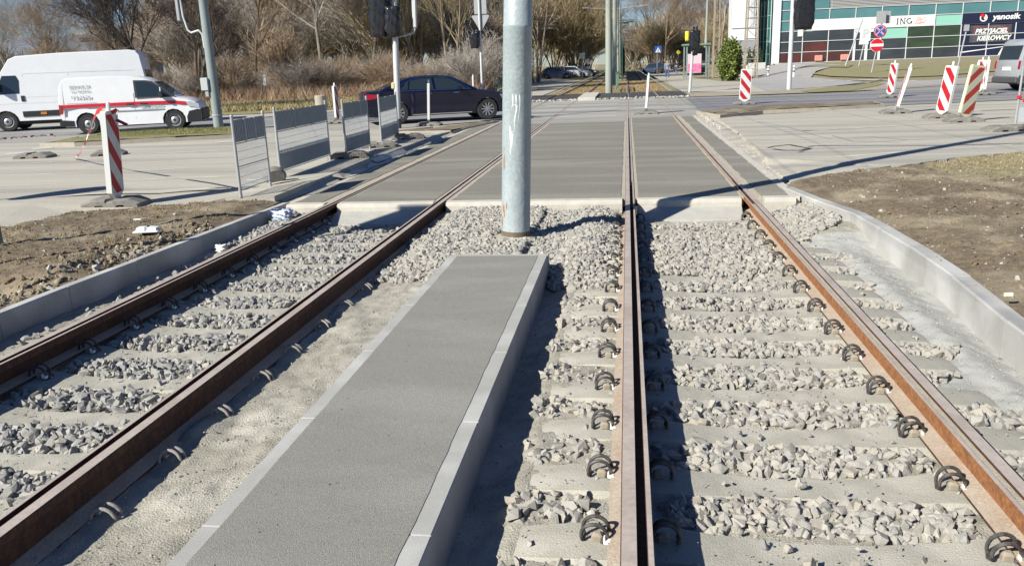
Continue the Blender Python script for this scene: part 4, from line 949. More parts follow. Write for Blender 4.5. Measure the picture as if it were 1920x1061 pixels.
# ------------------------------------------------------------------ people
SKIN = mat('skin', (.5, .3, .22), rough=.6)
def skin_obj(name, joints, edges, m, parent, sub=2):
    me = bpy.data.meshes.new(name); me.from_pydata([j[0] for j in joints], edges, []); o = bpy.data.objects.new(name, me); COL.objects.link(o)
    o.modifiers.new('s', 'SKIN'); sk = me.skin_vertices[0].data
    for i, j in enumerate(joints): r = j[1]; sk[i].radius = (r, r) if not hasattr(r, '__len__') else r
    sk[0].use_root = True
    if sub: sm_ = o.modifiers.new('u', 'SUBSURF'); sm_.levels = sub; sm_.render_levels = sub
    dg = bpy.context.evaluated_depsgraph_get(); dg.update(); m2 = bpy.data.meshes.new_from_object(o.evaluated_get(dg)); bpy.data.objects.remove(o); bpy.data.meshes.remove(me)
    m2.materials.clear(); m2.materials.append(m); m2.polygons.foreach_set('use_smooth', [True]*len(m2.polygons))
    o = bpy.data.objects.new(name, m2); COL.objects.link(o); o.parent = parent; return o
def person(px, rz, label, jacket, trousers, hair, shoe, h=1.7, stride=.18, group=None):
    r = empty('person', (0, 0, 0), rz, label, 'person'); s = h/1.7
    V = lambda x, y, z: (x*s, y*s, z*s)
    st_ = stride
    J = [(V(0, 0, .94), .115), (V(0, 0, 1.12), .11), (V(0, .0, 1.32), (.14, .10)), (V(0, 0, 1.42), .055), (V(0, -.01, 1.50), .05), (V(0, -.02, 1.60), (.078, .088)), (V(0, -.01, 1.67), .06),
         (V(.17, 0, 1.37), .055), (V(.21, .05, 1.12), .042), (V(.22, -.06, .90), .033), (V(.22, -.09, .83), (.028, .02)),
         (V(-.17, 0, 1.37), .055), (V(-.21, -.05, 1.12), .042), (V(-.22, -.16, .92), .033), (V(-.21, -.2, .86), (.028, .02)),
         (V(.09, 0, .86), .09), (V(.10, -st_*.6, .48), .06), (V(.10, -st_*.5, .09), .042), (V(.10, -st_-.05, .04), .04),
         (V(-.09, 0, .86), .09), (V(-.10, st_*.3, .49), .06), (V(-.10, st_*1.3, .13), .042), (V(-.10, st_*1.1-.1, .05), .04)]
    E = [(0, 1), (1, 2), (2, 3), (3, 4), (4, 5), (5, 6), (2, 7), (7, 8), (8, 9), (9, 10), (2, 11), (11, 12), (12, 13), (13, 14), (0, 15), (15, 16), (16, 17), (17, 18), (0, 19), (19, 20), (20, 21), (21, 22)]
    for hb, hp, sg in ((10, V(.22, -.09, .83), 1), (14, V(-.21, -.2, .86), -1)):
        for k in range(4):
            b = len(J); dx = (-.02+.013*k)*sg; J += [((hp[0]+dx*s*.6, hp[1]-.01, hp[2]-.04*s), .008), ((hp[0]+dx*s, hp[1]-.02*s, hp[2]-(.085-.006*abs(k-1.5))*s), .007)]; E += [(hb, b), (b, b+1)]
        b = len(J); J += [((hp[0]-.025*sg*s, hp[1]-.03*s, hp[2]-.02*s), .009)]; E += [(hb, b)]
    skin_obj('body', J, E, SKIN, r, 1)
    JJ = [(V(0, 0, .93), (.15, .125)), (V(0, 0, 1.12), (.14, .12)), (V(0, 0, 1.32), (.17, .125)), (V(0, 0, 1.43), .07), (V(.18, 0, 1.37), .072), (V(.215, .05, 1.12), .058), (V(.225, -.055, .92), .046), (V(-.18, 0, 1.37), .072), (V(-.215, -.05, 1.12), .058), (V(-.225, -.15, .94), .046)]
    skin_obj('jacket', JJ, [(0, 1), (1, 2), (2, 3), (2, 4), (4, 5), (5, 6), (2, 7), (7, 8), (8, 9)], jacket, r, 1)
    TT = [(V(0, 0, .93), .13), (V(.09, 0, .84), .105), (V(.10, -st_*.6, .48), .075), (V(.10, -st_*.5, .13), .055), (V(-.09, 0, .84), .105), (V(-.10, st_*.3, .49), .075), (V(-.10, st_*1.25, .17), .055)]
    skin_obj('trousers', TT, [(0, 1), (1, 2), (2, 3), (0, 4), (4, 5), (5, 6)], trousers, r, 1)
    skin_obj('hair', [(V(0, .02, 1.60), .085), (V(0, .01, 1.68), .075), (V(0, .06, 1.55), .06)], [(0, 1), (0, 2)], hair, r, 1)
    for q in ((.10, -st_-.02, .04), (-.10, st_*1.15-.06, .06)):
        MB().rbox(V(*q), (.10*s, .26*s, .08*s), .02).build('shoe', shoe, r)
    MB().rbox(V(0, -.105, 1.585), (.022*s, .03*s, .04*s), .005).build('nose', SKIN, r)
    p = G(*px); r.location = (p.x, p.y, gz(p.x, p.y)); return r
DENIM = mat('denim', (.06, .12, .3), rough=.9); JK = mat('pale_blue_jacket', (.2, .3, .42), (.15, .22, .33), scale=20, rough=.9); DK = mat('dark_cloth', (.02, .022, .03), rough=.9)
person((1251, 149.5), rad(5), 'woman in a pale blue jacket and jeans walking towards us on the far pavement', JK, DENIM, mat('light_hair', (.35, .26, .18), rough=.8), mat('shoe', (.3, .28, .27), rough=.8), 1.75)
person((1268, 138), rad(-10), 'person in a dark jacket and jeans standing farther back beside the kiosk', DK, DENIM, mat('dark_hair', (.05, .035, .03), rough=.8), DK, 1.75, .05)
# ------------------------------------------------------------------ street furniture
GALV = mat('galvanised', (.42, .43, .44), (.34, .35, .36), scale=8, rough=.55, metal=.3); GALVD = mat('grey_signback', (.33, .34, .35), (.28, .29, .3), scale=3, rough=.6)
RUBBER = mat('recycled_rubber', (.16, .15, .135), (.24, .225, .2), scale=14, rough=.95, bump=.5, bscale=60); BAG = mat('black_plastic_bag', (.010, .010, .012), (.025, .025, .03), scale=6, rough=.22, bump=1.0, bscale=7)
POLEP = mat('pale_pole_paint', (.42, .47, .49), (.36, .42, .45), scale=4, rough=.6, bump=.2, bscale=25, stretch=(1, 1, .4)); WPOLE = mat('white_pole_paint', (.55, .57, .57), (.48, .5, .51), scale=5, rough=.5)
PALEBOX = mat('grey_box', (.4, .43, .44), rough=.5); YEL = mat('yellow', (.7, .62, .05), rough=.5); PGREEN = mat('park_green', (.10, .2, .14), (.13, .24, .17), scale=6, rough=.6)
FENCEB = mat('fence_board', (.24, .27, .28), (.30, .33, .34), scale=4, rough=.6); CONCP = mat('concrete_pole', (.33, .36, .31), (.26, .29, .25), scale=2, rough=.9, stretch=(1, 1, .2))
def stripes(name, sgn, red=(.45, .015, .025), white=(.66, .67, .66)):
    m = mat(name, red, rough=.6, spec=.25); nt = m.node_tree; N = nt.nodes; L = nt.links; b = N['Principled BSDF']
    tc = N.new('ShaderNodeTexCoord'); sx = N.new('ShaderNodeSeparateXYZ'); L.new(tc.outputs['Object'], sx.inputs[0])
    def mth(op, a, bb):
        n = N.new('ShaderNodeMath'); n.operation = op
        for i, v in enumerate((a, bb)):
            if isinstance(v, (int, float)): n.inputs[i].default_value = v
            else: L.new(v, n.inputs[i])
        return n.outputs[0]
    v = mth('ADD', mth('MULTIPLY', sx.outputs[0], 1.15*sgn), sx.outputs[2]); f = mth('FRACT', mth('DIVIDE', mth('ADD', v, 5.045), .43), 0); c = mth('LESS_THAN', f, .47)
    no = N.new('ShaderNodeTexNoise'); no.inputs['Scale'].default_value = 9; L.new(tc.outputs['Object'], no.inputs['Vector'])
    mx = N.new('ShaderNodeMix'); mx.data_type = 'RGBA'; L.new(c, mx.inputs[0]); mx.inputs[6].default_value = (*white, 1); mx.inputs[7].default_value = (*red, 1)
    m2 = N.new('ShaderNodeMix'); m2.data_type = 'RGBA'; m2.blend_type = 'MULTIPLY'; m2.inputs[0].default_value = .35; L.new(mx.outputs[2], m2.inputs[6]); L.new(no.outputs['Color'], m2.inputs[7])
    L.new(m2.outputs[2], b.inputs['Base Color']); return m
STR1 = stripes('red_white_stripes', 1); STR2 = stripes('red_white_stripes_mirrored', -1); STR3 = stripes('faded_stripes', -1, (.42, .05, .04), (.52, .55, .42))
def foot(parent, name='rubber_foot', L=.8, W=.42, H=.11, rz=0, at=(0, 0), cut=True):
    mb = MB(); R = Matrix.Rotation(rz, 3, 'Z'); hx, hy = L/2, W/2
    pts = [(-hx, 0), (-hx*.98, .05), (-hx*.62, H), (-.06, H), (-.05, H*.75), (.05, H*.75), (.06, H), (hx*.62, H), (hx*.98, .05), (hx, 0)]
    if cut: pts += [(hx*.55, 0), (hx*.5, .045), (hx*.25, .045), (hx*.2, 0), (-hx*.2, 0), (-hx*.25, .045), (-hx*.5, .045), (-hx*.55, 0)]
    n = len(pts); vs = []
    for y, k in ((-hy, .93), (-hy*.8, 1), (hy*.8, 1), (hy, .93)):
        for x, z in pts: vs.append(R @ Vector((x*k, y, z*(1 if k == 1 else .75)))+Vector((at[0], at[1], 0)))
    fs = [tuple(range(n)), tuple(range(4*n-1, 3*n-1, -1))]
    for l in range(3):
        for i in range(n): j = (i+1) % n; fs.append((l*n+i, l*n+j, (l+1)*n+j, (l+1)*n+i))
    mb.add(vs, fs); return mb.build(name, RUBBER, parent)
def beacon(px, yaw, lean, label, st, foot_rz=0, w=.36, h=1.12, back=0, group='red and white warning beacons', z0=.1):
    p = G(*px); r = empty('warning_beacon', (p.x, p.y, gz(p.x, p.y)+.004), 0, label, 'beacon', group)
    foot(r, rz=foot_rz)
    b = empty('board', (0, 0, 0)); b.parent = r; b.rotation_euler = (lean[0], lean[1], yaw)
    bpy.data.objects.remove(b)
    R = Matrix.Rotation(lean[1], 3, 'Y') @ Matrix.Rotation(lean[0], 3, 'X') @ Matrix.Rotation(yaw, 3, 'Z'); e = R.to_euler()
    fr = (Vector((0, .035, 0)), Vector((1, 0, 0)), Vector((0, 0, 1)), Vector((0, -1, 0)))
    mb = MB(); mb.prism([(-.05, z0+.0), (.05, z0), (w/2, z0+.09), (w/2, z0+h), (w/2-.03, z0+h+.025), (-w/2+.03, z0+h+.025), (-w/2, z0+h), (-w/2, z0+.09)], .07, fr)
    bo = mb.build('board', mat('beacon_white', (.66, .67, .65), rough=.4) if st is not STR3 else mat('beacon_cream', (.60, .60, .42), rough=.5), r); bo.rotation_euler = e
    mb = MB(); mb.tube([(0, 0, .0), (0, 0, z0+.02)], .03, 8); q = mb.build('peg', WHITEP, r); q.rotation_euler = e
    mb = MB(); mb.tube([(0, 0, z0+h), (0, 0, z0+h+.10), (0, 0, z0+h+.13)], [.028, .026, .018], 8); q = mb.build('top_peg', WHITEP, r); q.rotation_euler = e
    for s in (-1, 1):
        mb = MB(); mb.box((0, s*.037, z0+.08+(h-.10)/2), (w-.04, .006, h-.10)); q = mb.build('reflective_sheet', st, r); q.rotation_euler = e
    return r
B1 = beacon((1395, 196), rad(0), (0, rad(2.5)), 'upright red and white beacon squarely facing us on the far edge of the road', STR1, 0, w=.39)
beacon((1668, 183), rad(-66), (0, rad(4.5)), 'farthest striped beacon of the right-hand cluster, leftmost behind the edge-on one', STR1)
beacon((1678, 213), rad(-101), (0, rad(14)), 'edge-on white beacon leaning right, second from the left in the right-hand cluster', STR1)
beacon((1764, 222), rad(-63), (0, rad(7.5)), 'large striped beacon facing half left in the middle of the right-hand cluster', STR1)
beacon((1806, 229), rad(24), (0, rad(9)), 'faded yellowish striped beacon leaning right beside the large bright one', STR3, w=.36)
beacon((1834, 178), rad(-66), (0, rad(2)), 'striped beacon behind the faded one, nearest to the silver van', STR1); beacon((1843, 178), rad(-100), (0, rad(3)), 'white edge-on beacon right behind the rear one near the silver van', STR1)
beacon((219, 386), rad(99), (0, rad(4.5)), 'large striped beacon on the left with barrier tape knotted to its top', STR1, foot_rz=rad(8), w=.36)
beacon((1211, 214), rad(86), (0, rad(4)), 'narrow white edge-on beacon leaning right on the crossing between the right track rails', STR1, h=1.05)
beacon((804, 236), rad(101), (0, rad(3.2)), 'narrow white edge-on beacon in front of the dark saloon car', STR1, h=1.12)
beacon((633, 231), rad(92), (0, rad(0)), 'slim beacon with one dark red striped side left of the dark saloon car', STR1, h=1.1)
beacon((889, 192), rad(96), (0, rad(0)), 'white edge-on beacon behind the bonnet of the dark saloon car', STR1, w=.5, h=1.1)

# tape knotted to the nearest beacon
tape = empty('barrier_tape', G(217, 385)[:3], 0, 'red and white barrier tape trailing from the nearest beacon to the ground at the left', 'tape')
o = Vector(G(217, 385)); TR = mat('tape_red', (.5, .03, .03), rough=.5); TW = mat('tape_white', (.62, .6, .57), rough=.5)
def tape_run(P, wd):
    for i in range(len(P)-1):
        a, b = Vector(P[i]), Vector(P[i+1]); m = (a+b)/2; tw = (Vector((0, 0, 1))*math.cos(i*1.1)+Vector((.3, .9, 0))*math.sin(i*1.1))*wd
        mb = MB(); mb.add([a-tw, b-tw, b+tw, a+tw], [(0, 1, 2, 3)]); mb.build('tape_piece', TR if i % 2 == 0 else TW, tape)
def bez(a, b, sag, n): return [Vector(a).lerp(Vector(b), k/n)+Vector((0, 0, -sag*math.sin(math.pi*k/n)+.015*math.sin(k*2.3))) for k in range(n+1)]
e1 = Vector(G(100, 254))+Vector((0, 0, .02)); k1 = Vector((-.06, 0, 1.22))
e0 = Vector(G(0, 262))+Vector((0, 0, .02)); tape_run(bez(k1, e1-o, .7, 26), .022); tape_run(bez(e1-o, e0-o, 0, 16), .03)
tape_run([k1, k1+Vector((.12, -.03, .05)), k1+Vector((.2, -.02, -.02)), k1+Vector((.3, 0, .03)), k1+Vector((.26, 0, -.1)), k1+Vector((.40, 0, -.17))], .03)

# steel pedestrian barriers in a row
FENCER = mat('fence_rib', (.40, .43, .44), (.33, .36, .37), scale=6, rough=.55)
def barrier(a, b, label, low, fm, h=1.06):
    A = G(*a); B = G(*b); A.z = gz(A.x, A.y); d = Vector((B.x-A.x, B.y-A.y, 0)); L = d.length; r = empty('pedestrian_barrier', A, math.atan2(d.y, d.x), label, 'barrier', 'grey barriers in a row left of the slab')
    for x in (0, L):
        m = MB(); m.tube([(x, 0, 0), (x, 0, h)], .021, 10); m.tube([(x, 0, h), (x, 0, h+.012)], [.024, .018], 10); m.build('post', GALV, r)
    m = MB(); m.box((L/2, 0, h-.20), (L-.06, .012, .29)); n = int(L/.055); m.cur = 1
    for i in range(n): m.box((.05+(L-.1)*i/(n-1), -.010, h-.20), (.018, .012, .26))
    for x in (L*.33, L*.66): m.box((x, -.014, h-.2), (.03, .016, .3))
    m.build('top_panel', [FENCEB, FENCER], r)
    m = MB()
    for z in (h-.36, .4, .09): m.box((L/2, 0, z), (L-.04, .012, .012))
    for i in range(int(L/.035)): m.box((.04+i*.035, 0, (h-.36+.09)/2), (.0065, .0065, h-.36-.09))
    for i in range(5): m.box((L/2, 0, .15+i*.11), (L-.05, .004, .004))
    m.build('wire_mesh', GALV, r)
    if low:
        m = MB(); m.box((L/2, 0, .24), (L-.06, .012, .26)); m.cur = 1
        for i in range(n): m.box((.05+(L-.1)*i/(n-1), -.010, .27), (.02, .012, .3))
        m.build('lower_panel', [FENCEB, FENCER], r)
    return r
barrier((452, 370), (507, 348), 'nearest grey barrier with a solid top band and open mesh below', False, 0)
barrier((527, 333), (619, 300), 'second grey barrier from the left with ribbed bands above and below', True, 0)
barrier((650, 297), (694, 281), 'third grey barrier in the row, in front of the rear of the saloon car', True, 0)
barrier((716, 273), (747, 259), 'farthest grey barrier in the row, beside the covered signal post', True, 0)
def loose_foot(px, rz, label, L=.8, H=.11):
    p = G(*px); r = empty('rubber_foot', (p.x, p.y, gz(p.x, p.y)+.004), rz, label, 'rubber foot'); foot(r, 'foot_block', L=L, H=H); return r
loose_foot((655, 296), rad(15), 'dark rubber foot under the joint of the second and third grey barriers'); loose_foot((712, 276), rad(20), 'dark rubber foot under the joint of the third and fourth barriers')
loose_foot((765, 260), rad(15), 'dark rubber foot at the end of the barrier row beside the saloon car'); loose_foot((66, 296), rad(5), 'empty rubber foot lying on the road at the far left')
loose_foot((205, 291), rad(20), 'empty rubber foot on the road behind the nearest beacon', .7); loose_foot((1888, 246), rad(10), 'wide rubber foot under the mesh fence at the right edge', .9)
# tipped foot with a steel leg by the nearest barrier
p = G(516, 340); r = empty('rubber_foot', (p.x, p.y, gz(p.x, p.y)+.09), 0, 'round grey rubber foot tipped on its side beside the nearest barrier', 'rubber foot')
m = MB(); m.lathe([(0, -.09), (.13, -.09), (.17, -.05), (.17, .05), (.12, .09), (.05, .09), (.05, .06), (0, .06)], 'y', n=18); o = m.build('foot_block', RUBBER, r, smooth=True); o.rotation_euler = (rad(10), 0, rad(35)); o.scale = (1, 1, .75)
m = MB(); m.tube([(-.1, -.05, -.02), (-.25, -.1, -.05), (-.42, -.05, -.06)], .012, 6); m.build('steel_leg', GALV, r)

# mesh fence panel at the right edge
A = G(1903, 236); r = empty('mesh_fence', (A.x, A.y, gz(A.x, A.y)), rad(8), 'galvanised mesh fence panel with a red clamp cut off by the right edge', 'fence')
MB().tube([(0, 0, 0), (.03, 0, 1.2)], .022, 8).build('post', GALV, r); MB().tube([(2.0, 0, 0), (2.03, 0, 1.2)], .022, 8).build('post', GALV, r)
m = MB()
for i in range(44): m.box((.05+i*.045, 0, .62), (.005, .005, 1.08))
for i in range(9): m.box((1.0, 0, .1+i*.13), (1.98, .005, .005))
m.build('wire_mesh', GALV, r); m = MB(); m.box((1.0, 0, .22), (1.9, .01, .3)); m.build('lower_panel', mat('pale_board', (.45, .48, .5), rough=.5), r)
MB().rbox((.015, -.01, .58), (.09, .06, .08), .02).build('clamp', mat('red_plastic', (.6, .02, .03), rough=.4), r); MB().rbox((.12, -.01, .5), (.05, .03, .06), .01).build('clamp', mat('red_plastic', (.6, .02, .03)), r)

def bag_mesh(sx, sy, sz, seed, amp=.05, n=9):
    bm = bmesh.new(); bmesh.ops.create_cube(bm, size=1); bmesh.ops.subdivide_edges(bm, edges=bm.edges[:], cuts=n, use_grid_fill=True); rr = random.Random(seed); ph = [rr.uniform(0, 6) for _ in range(9)]
    for v in bm.verts:
        p = v.co.copy(); s = Vector((p.x*sx, p.y*sy, p.z*sz)); k = 1-.22*max(0, abs(p.x*2)**4*abs(p.y*2)**4)
        s.x *= k; s.y *= k
        pin = 1-.25*max(0, -p.z*2-.55)*2; s.x *= pin; s.y *= pin
        f = amp*(math.sin(p.z*17+p.x*9+ph[0])*.5+math.sin(p.x*23+p.y*17-p.z*6+ph[1])*.4+math.sin(p.z*31+p.y*13+ph[2])*.3+rr.uniform(-.12, .12))
        d = Vector((p.x, p.y, p.z*.35)).normalized(); v.co = s+d*f*.8
    me = bpy.data.meshes.new('bag'); bm.to_mesh(me); bm.free(); me.materials.append(BAG); me.polygons.foreach_set('use_smooth', [True]*len(me.polygons)); return me
def bag(parent, c, size, seed, rz=0, amp=.05, name='plastic_cover'):
    o = bpy.data.objects.new(name, bag_mesh(*size, seed, amp)); COL.objects.link(o); o.parent = parent; o.location = c; o.rotation_euler.z = rz; return o
def pole(name, px, h, r0, r1, m, label, cat, lean=(0, 0), n=20):
    p = G(*px); root = empty(name, (p.x, p.y, gz(p.x, p.y)), 0, label, cat); lx, ly = lean
    MB().tube([(0, 0, -.05), (lx*h*.5, ly*h*.5, h*.5), (lx*h, ly*h, h)], [r0, (r0+r1)/2, r1], n).build('pole', m, root, smooth=True); return root

# main tram pole in front of the slab
mp = empty('tram_pole', (-1.155, 8.32, -.11), 0, 'thick pale blue-grey tram pole with rust spots and white paint smears standing in the ballast', 'pole')
PM = mat('tram_pole_paint', (.37, .425, .435), (.29, .345, .36), scale=5, rough=.5, bump=.5, bscale=22, stretch=(1, 1, .5), col3=(.41, .455, .46), scale3=1.5, fine=(45, .14))
MB().lathe([(.0, .02), (.150, .02), (.148, .4), (.143, 2.1), (.1455, 2.105), (.1455, 2.13), (.140, 2.14), (.125, 5), (.095, 9.6), (0, 9.62)], 'z', n=40).build('pole_shaft', PM, mp, smooth=True, auto=50)
MB().lathe([(.0, -.1), (.152, -.1), (.152, .085), (.147, .10), (.0, .1)], 'z', n=32).build('pole_base', mat('dark_bitumen', (.17, .13, .08), (.11, .09, .065), scale=9, rough=.9, bump=.4), mp, smooth=True)
MB().lathe([(.0, -.05), (.26, -.05), (.24, .015), (.155, .04)], 'z', n=24).build('footing', SAND, mp)
def on_pole(pts2, r=.1475, base=0):
    """closed outline in (angle deg from -Y towards +X, height) mapped on the shaft"""
    return [Vector(((r-(z*.0035))*math.sin(rad(a)), -(r-(z*.0035))*math.cos(rad(a)), z)) for a, z in pts2]
def patch(name, outline, m, rr_=.1505):
    n = len(outline); ca = sum(p[0] for p in outline)/n; cz = sum(p[1] for p in outline)/n; mb = MB(); pts = outline
    mid = [((a+ca)/2, (z+cz)/2) for a, z in pts]; vs = on_pole(pts, rr_)+on_pole(mid, rr_)+on_pole([(ca, cz)], rr_)
    fs = [(i, (i+1) % n, n+(i+1) % n, n+i) for i in range(n)]+[(n+i, n+(i+1) % n, 2*n) for i in range(n)]; mb.add(vs, fs); mb.build(name, m, mp)
def blob(ca, cz, wa, hz, seed, n=12):
    rr = random.Random(seed); return [(ca+wa*math.cos(t)*rr.uniform(.6, 1.2), cz+hz*math.sin(t)*rr.uniform(.6, 1.2)) for t in [2*math.pi*k/n for k in range(n)]]
RSP = mat('rust_spot', (.42, .2, .06), (.28, .1, .03), scale=30, rough=.9); WSM = mat('white_smear', (.75, .77, .78), rough=.5)
# heights on the pole from the photograph: z = world height above the pole foot
for a, z, wa, hz, sd_ in ((-50, .80, 5, .085, 1), (-52, .93, 3, .03, 2), (-50, .33, 7, .05, 3), (-46, .28, 5, .05, 4), (-60, .18, 5, .07, 5), (-33, .36, 3, .045, 6)): patch('rust_spot', blob(a, z, wa, hz, sd_), RSP)
def smear(pts, w0): 
    o = [(a-w, z) for a, z, w in pts]+[(a+w, z) for a, z, w in pts[::-1]]
    mb = MB(); n = len(pts); vs = on_pole([(a-w, z) for a, z, w in pts], .151)+on_pole([(a, z) for a, z, w in pts], .151)+on_pole([(a+w, z) for a, z, w in pts], .151)
    mb.add(vs, [(i, i+1, n+i+1, n+i) for i in range(n-1)]+[(n+i, n+i+1, 2*n+i+1, 2*n+i) for i in range(n-1)]); mb.build('paint_smear', WSM, mp)
for a in (-9, 4, 18): smear([(a-1, 1.475, .6), (a-1, 1.455, 2.8), (a, 1.42, 2.6), (a, 1.39, 1.4), (a+1, 1.36, 1.2)], 0)
smear([(-15, 1.35, .7), (-9, 1.37, 1.5), (-2, 1.375, 2.5), (5, 1.365, 3), (10, 1.35, 1.6)], 0); smear([(6, 1.37, 3), (5, 1.31, 3), (1, 1.27, 2.5), (-1, 1.23, 2.2), (-2, 1.18, 1), (-2, 1.12, .8)], 0)
smear([(18, 1.42, 1.2), (17, 1.33, 1.5), (14, 1.25, 1), (13, 1.2, .6)], 0); smear([(-22, 1.17, 1), (-19, 1.13, 3.5), (-17, 1.08, 5), (-15, 1.03, 3.8), (-15, .98, 3), (-17, .92, 2), (-18, .88, .7)], 0); smear([(-13, 1.10, 1), (-5, 1.115, 1.6), (-1, 1.11, .6)], 0); smear([(-8, 1.09, 2), (-9, 1.03, 1.2), (-9, .97, .5)], 0)
# cantilever arms and wires above the frame
m = MB()
for s, L_ in ((-1, 2.6), (1, 2.6)): m.tube([(0, 0, 6.6), (s*L_, 0, 6.9)], .03, 8); m.tube([(0, 0, 8.4), (s*L_*.95, 0, 6.92)], .012, 6); m.tube([(s*L_, 0, 6.9), (s*L_*.75, 0, 5.9)], .02, 6)
m.build('cantilever_arm', GALVD, mp); mp.rotation_euler.y = .045

# covered signal post left of the pole
sp1 = pole('signal_post', (747, 241), 6.2, .085, .08, WPOLE, 'white signal post with its lights wrapped in black bags behind the barriers', 'traffic signal', (-.0, 0))
bag(sp1, (-.40, -.12, 3.25), (.55, .42, 1.35), 3, .1, .05); bag(sp1, (.02, -.26, 2.98), (.42, .34, .80), 5, .1, .05)
m = MB(); m.tube([(0, 0, 2.58), (.18, 0, 2.60), (.36, 0, 2.64), (.55, 0, 2.70), (.62, 0, 2.85)], [.04, .03, .03, .035, .015], 8); m.build('bracket', GALVD, sp1)
m = MB(); m.rbox((.60, 0, 3.30), (.08, .14, .95), .02); m.build('sign_plate', mat('sign_edge', (.5, .52, .52), rough=.5), sp1)
m = MB(); m.tube([(.55, 0, 2.8), (.53, 0, 3.95)], .022, 6); m.build('sign_bracket', WPOLE, sp1)
MB().rbox((-.10, -.04, 1.22), (.10, .1, .2), .03).build('push_button', mat('button_box', (.55, .45, .2), rough=.5), sp1); sp1.rotation_euler.y = .037
MB().tube([(0, 0, 0), (0, 0, .28)], .092, 14).build('pole_foot', mat('dark_foot', (.06, .065, .07), rough=.8), sp1)

# tall lamp post far left
sp2 = pole('lamp_post', (411, 245), 9, .155, .11, mat('green_grey_pole', (.24, .28, .28), (.20, .24, .24), scale=4, rough=.65, bump=.2), 'tall grey-green post with a grey box on it standing on the median behind the barriers', 'post')
MB().rbox((-.20, -.12, 1.45), (.24, .2, .40), .02).build('control_box', PALEBOX, sp2); MB().rbox((-.16, -.12, 1.15), (.12, .12, .2), .02).build('cable_box', GALVD, sp2)
MB().lathe([(.158, .45), (.164, .46), (.164, .50), (.158, .51)], 'z', n=20).build('clamp_band', GALVD, sp2)
m = MB(); m.tube([(-.14, 0, 2.55), (-.16, 0, 2.95), (-.26, 0, 3.08), (-.52, 0, 3.02), (-.62, 0, 3.1), (-.72, 0, 3.5), (-.78, 0, 4.6)], .032, 8); m.build('bracket', WPOLE, sp2)
MB().rbox((-.84, 0, 3.95), (.10, .16, 1.15), .02).build('sign_plate', GALVD, sp2)

# covered signal post on the right
sp3 = pole('signal_post', (1479, 169), 7.4, .115, .10, WPOLE, 'white post carrying a square black plastic cover in front of the office building', 'traffic signal')
bag(sp3, (.52, -.18, 3.65), (1.0, .35, 1.50), 8, .15, .035)
# yellow and black covered signal in the middle distance
sp4 = pole('signal_post', (1293, 173), 2.9, .075, .07, WPOLE, 'slanted white post with a black bag and a small yellow bag before the shelter', 'traffic signal', (.055, 0))
bag(sp4, (.22, 0, 2.62), (.52, .4, 1.0), 9, 0, .04); bag(sp4, (.22, 0, 2.05), (.3, .3, .35), 19, 0, .04); q = bag(sp4, (-.18, 0, 2.85), (.20, .2, .48), 11, 0, .02, 'yellow_cover'); q.data.materials.clear(); q.data.materials.append(YEL)
m = MB(); m.tube([(.16, 0, 3.1), (.16, 0, 3.32)], .05, 8); m.tube([(.32, 0, 3.1), (.32, 0, 3.32)], .05, 8); m.build('signal_top', BAG, sp4)
# signs seen from behind near the shelter
sp5 = pole('sign_post', (905, 191), 5.6, .06, .055, WPOLE, 'sign post behind the saloon car showing grey backs of a triangle and rectangle', 'sign', (.006, 0))
MB().rbox((.08, .06, 4.58), (.62, .03, .80), .02).build('sign_plate', GALVD, sp5)
fr = (Vector((.06, .06, 0)), Vector((1, 0, 0)), Vector((0, 0, 1)), Vector((0, 1, 0)))
MB().prism([(-.44, 4.08), (-.40, 4.14), (.40, 4.14), (.44, 4.08), (.05, 3.42), (-.05, 3.42)], .03, fr).build('sign_plate', GALVD, sp5)
bag(sp5, (-.24, -.1, 2.95), (.42, .36, .72), 21, 0, .05); bag(sp5, (-.1, -.1, 3.3), (.2, .2, .3), 22, 0, .04)
# left-most dark post at the frame edge
pe = G(3, 468); r = empty('sign_post', (pe.x-.02, pe.y, gz(pe.x, pe.y)), 0, 'weathered grey post at the very left edge of the photo above the soil bank', 'post')
MB().tube([(0, 0, -.1), (-.0, 0, .7), (-.02, 0, 2.3)], .045, 12).build('pole', mat('weathered_grey', (.16, .18, .17), (.22, .24, .23), scale=8, rough=.8), r)
# a round sign and a signal head outside the frame whose shadows cross the picture
r = empty('sign_post', (-10.3, 8.6, 0), 0, 'round road sign on a post beyond the left edge, its oval shadow on the pavement', 'sign')
MB().tube([(0, 0, 0), (0, 0, 2.8)], .035, 10).build('pole', GALV, r); m = MB(); m.lathe([(0, -.015), (.46, -.015), (.46, .015), (0, .015)], 'y', (0, 0, 2.3), 28, R=None); o = m.build('sign_plate', GALVD, r); o.rotation_euler.z = rad(88)
r = empty('signal_post', (-5.6, 5.6, 0), 0, 'signal head on a post just outside the left edge of the photo', 'traffic signal')
r.location = (-6.85, 5.45, 0)
MB().tube([(0, 0, 0), (0, 0, 4.2)], .05, 10).build('pole', GALV, r); MB().rbox((.0, 0, 3.95), (.55, .4, .75), .1).build('signal_head', DARKP, r)

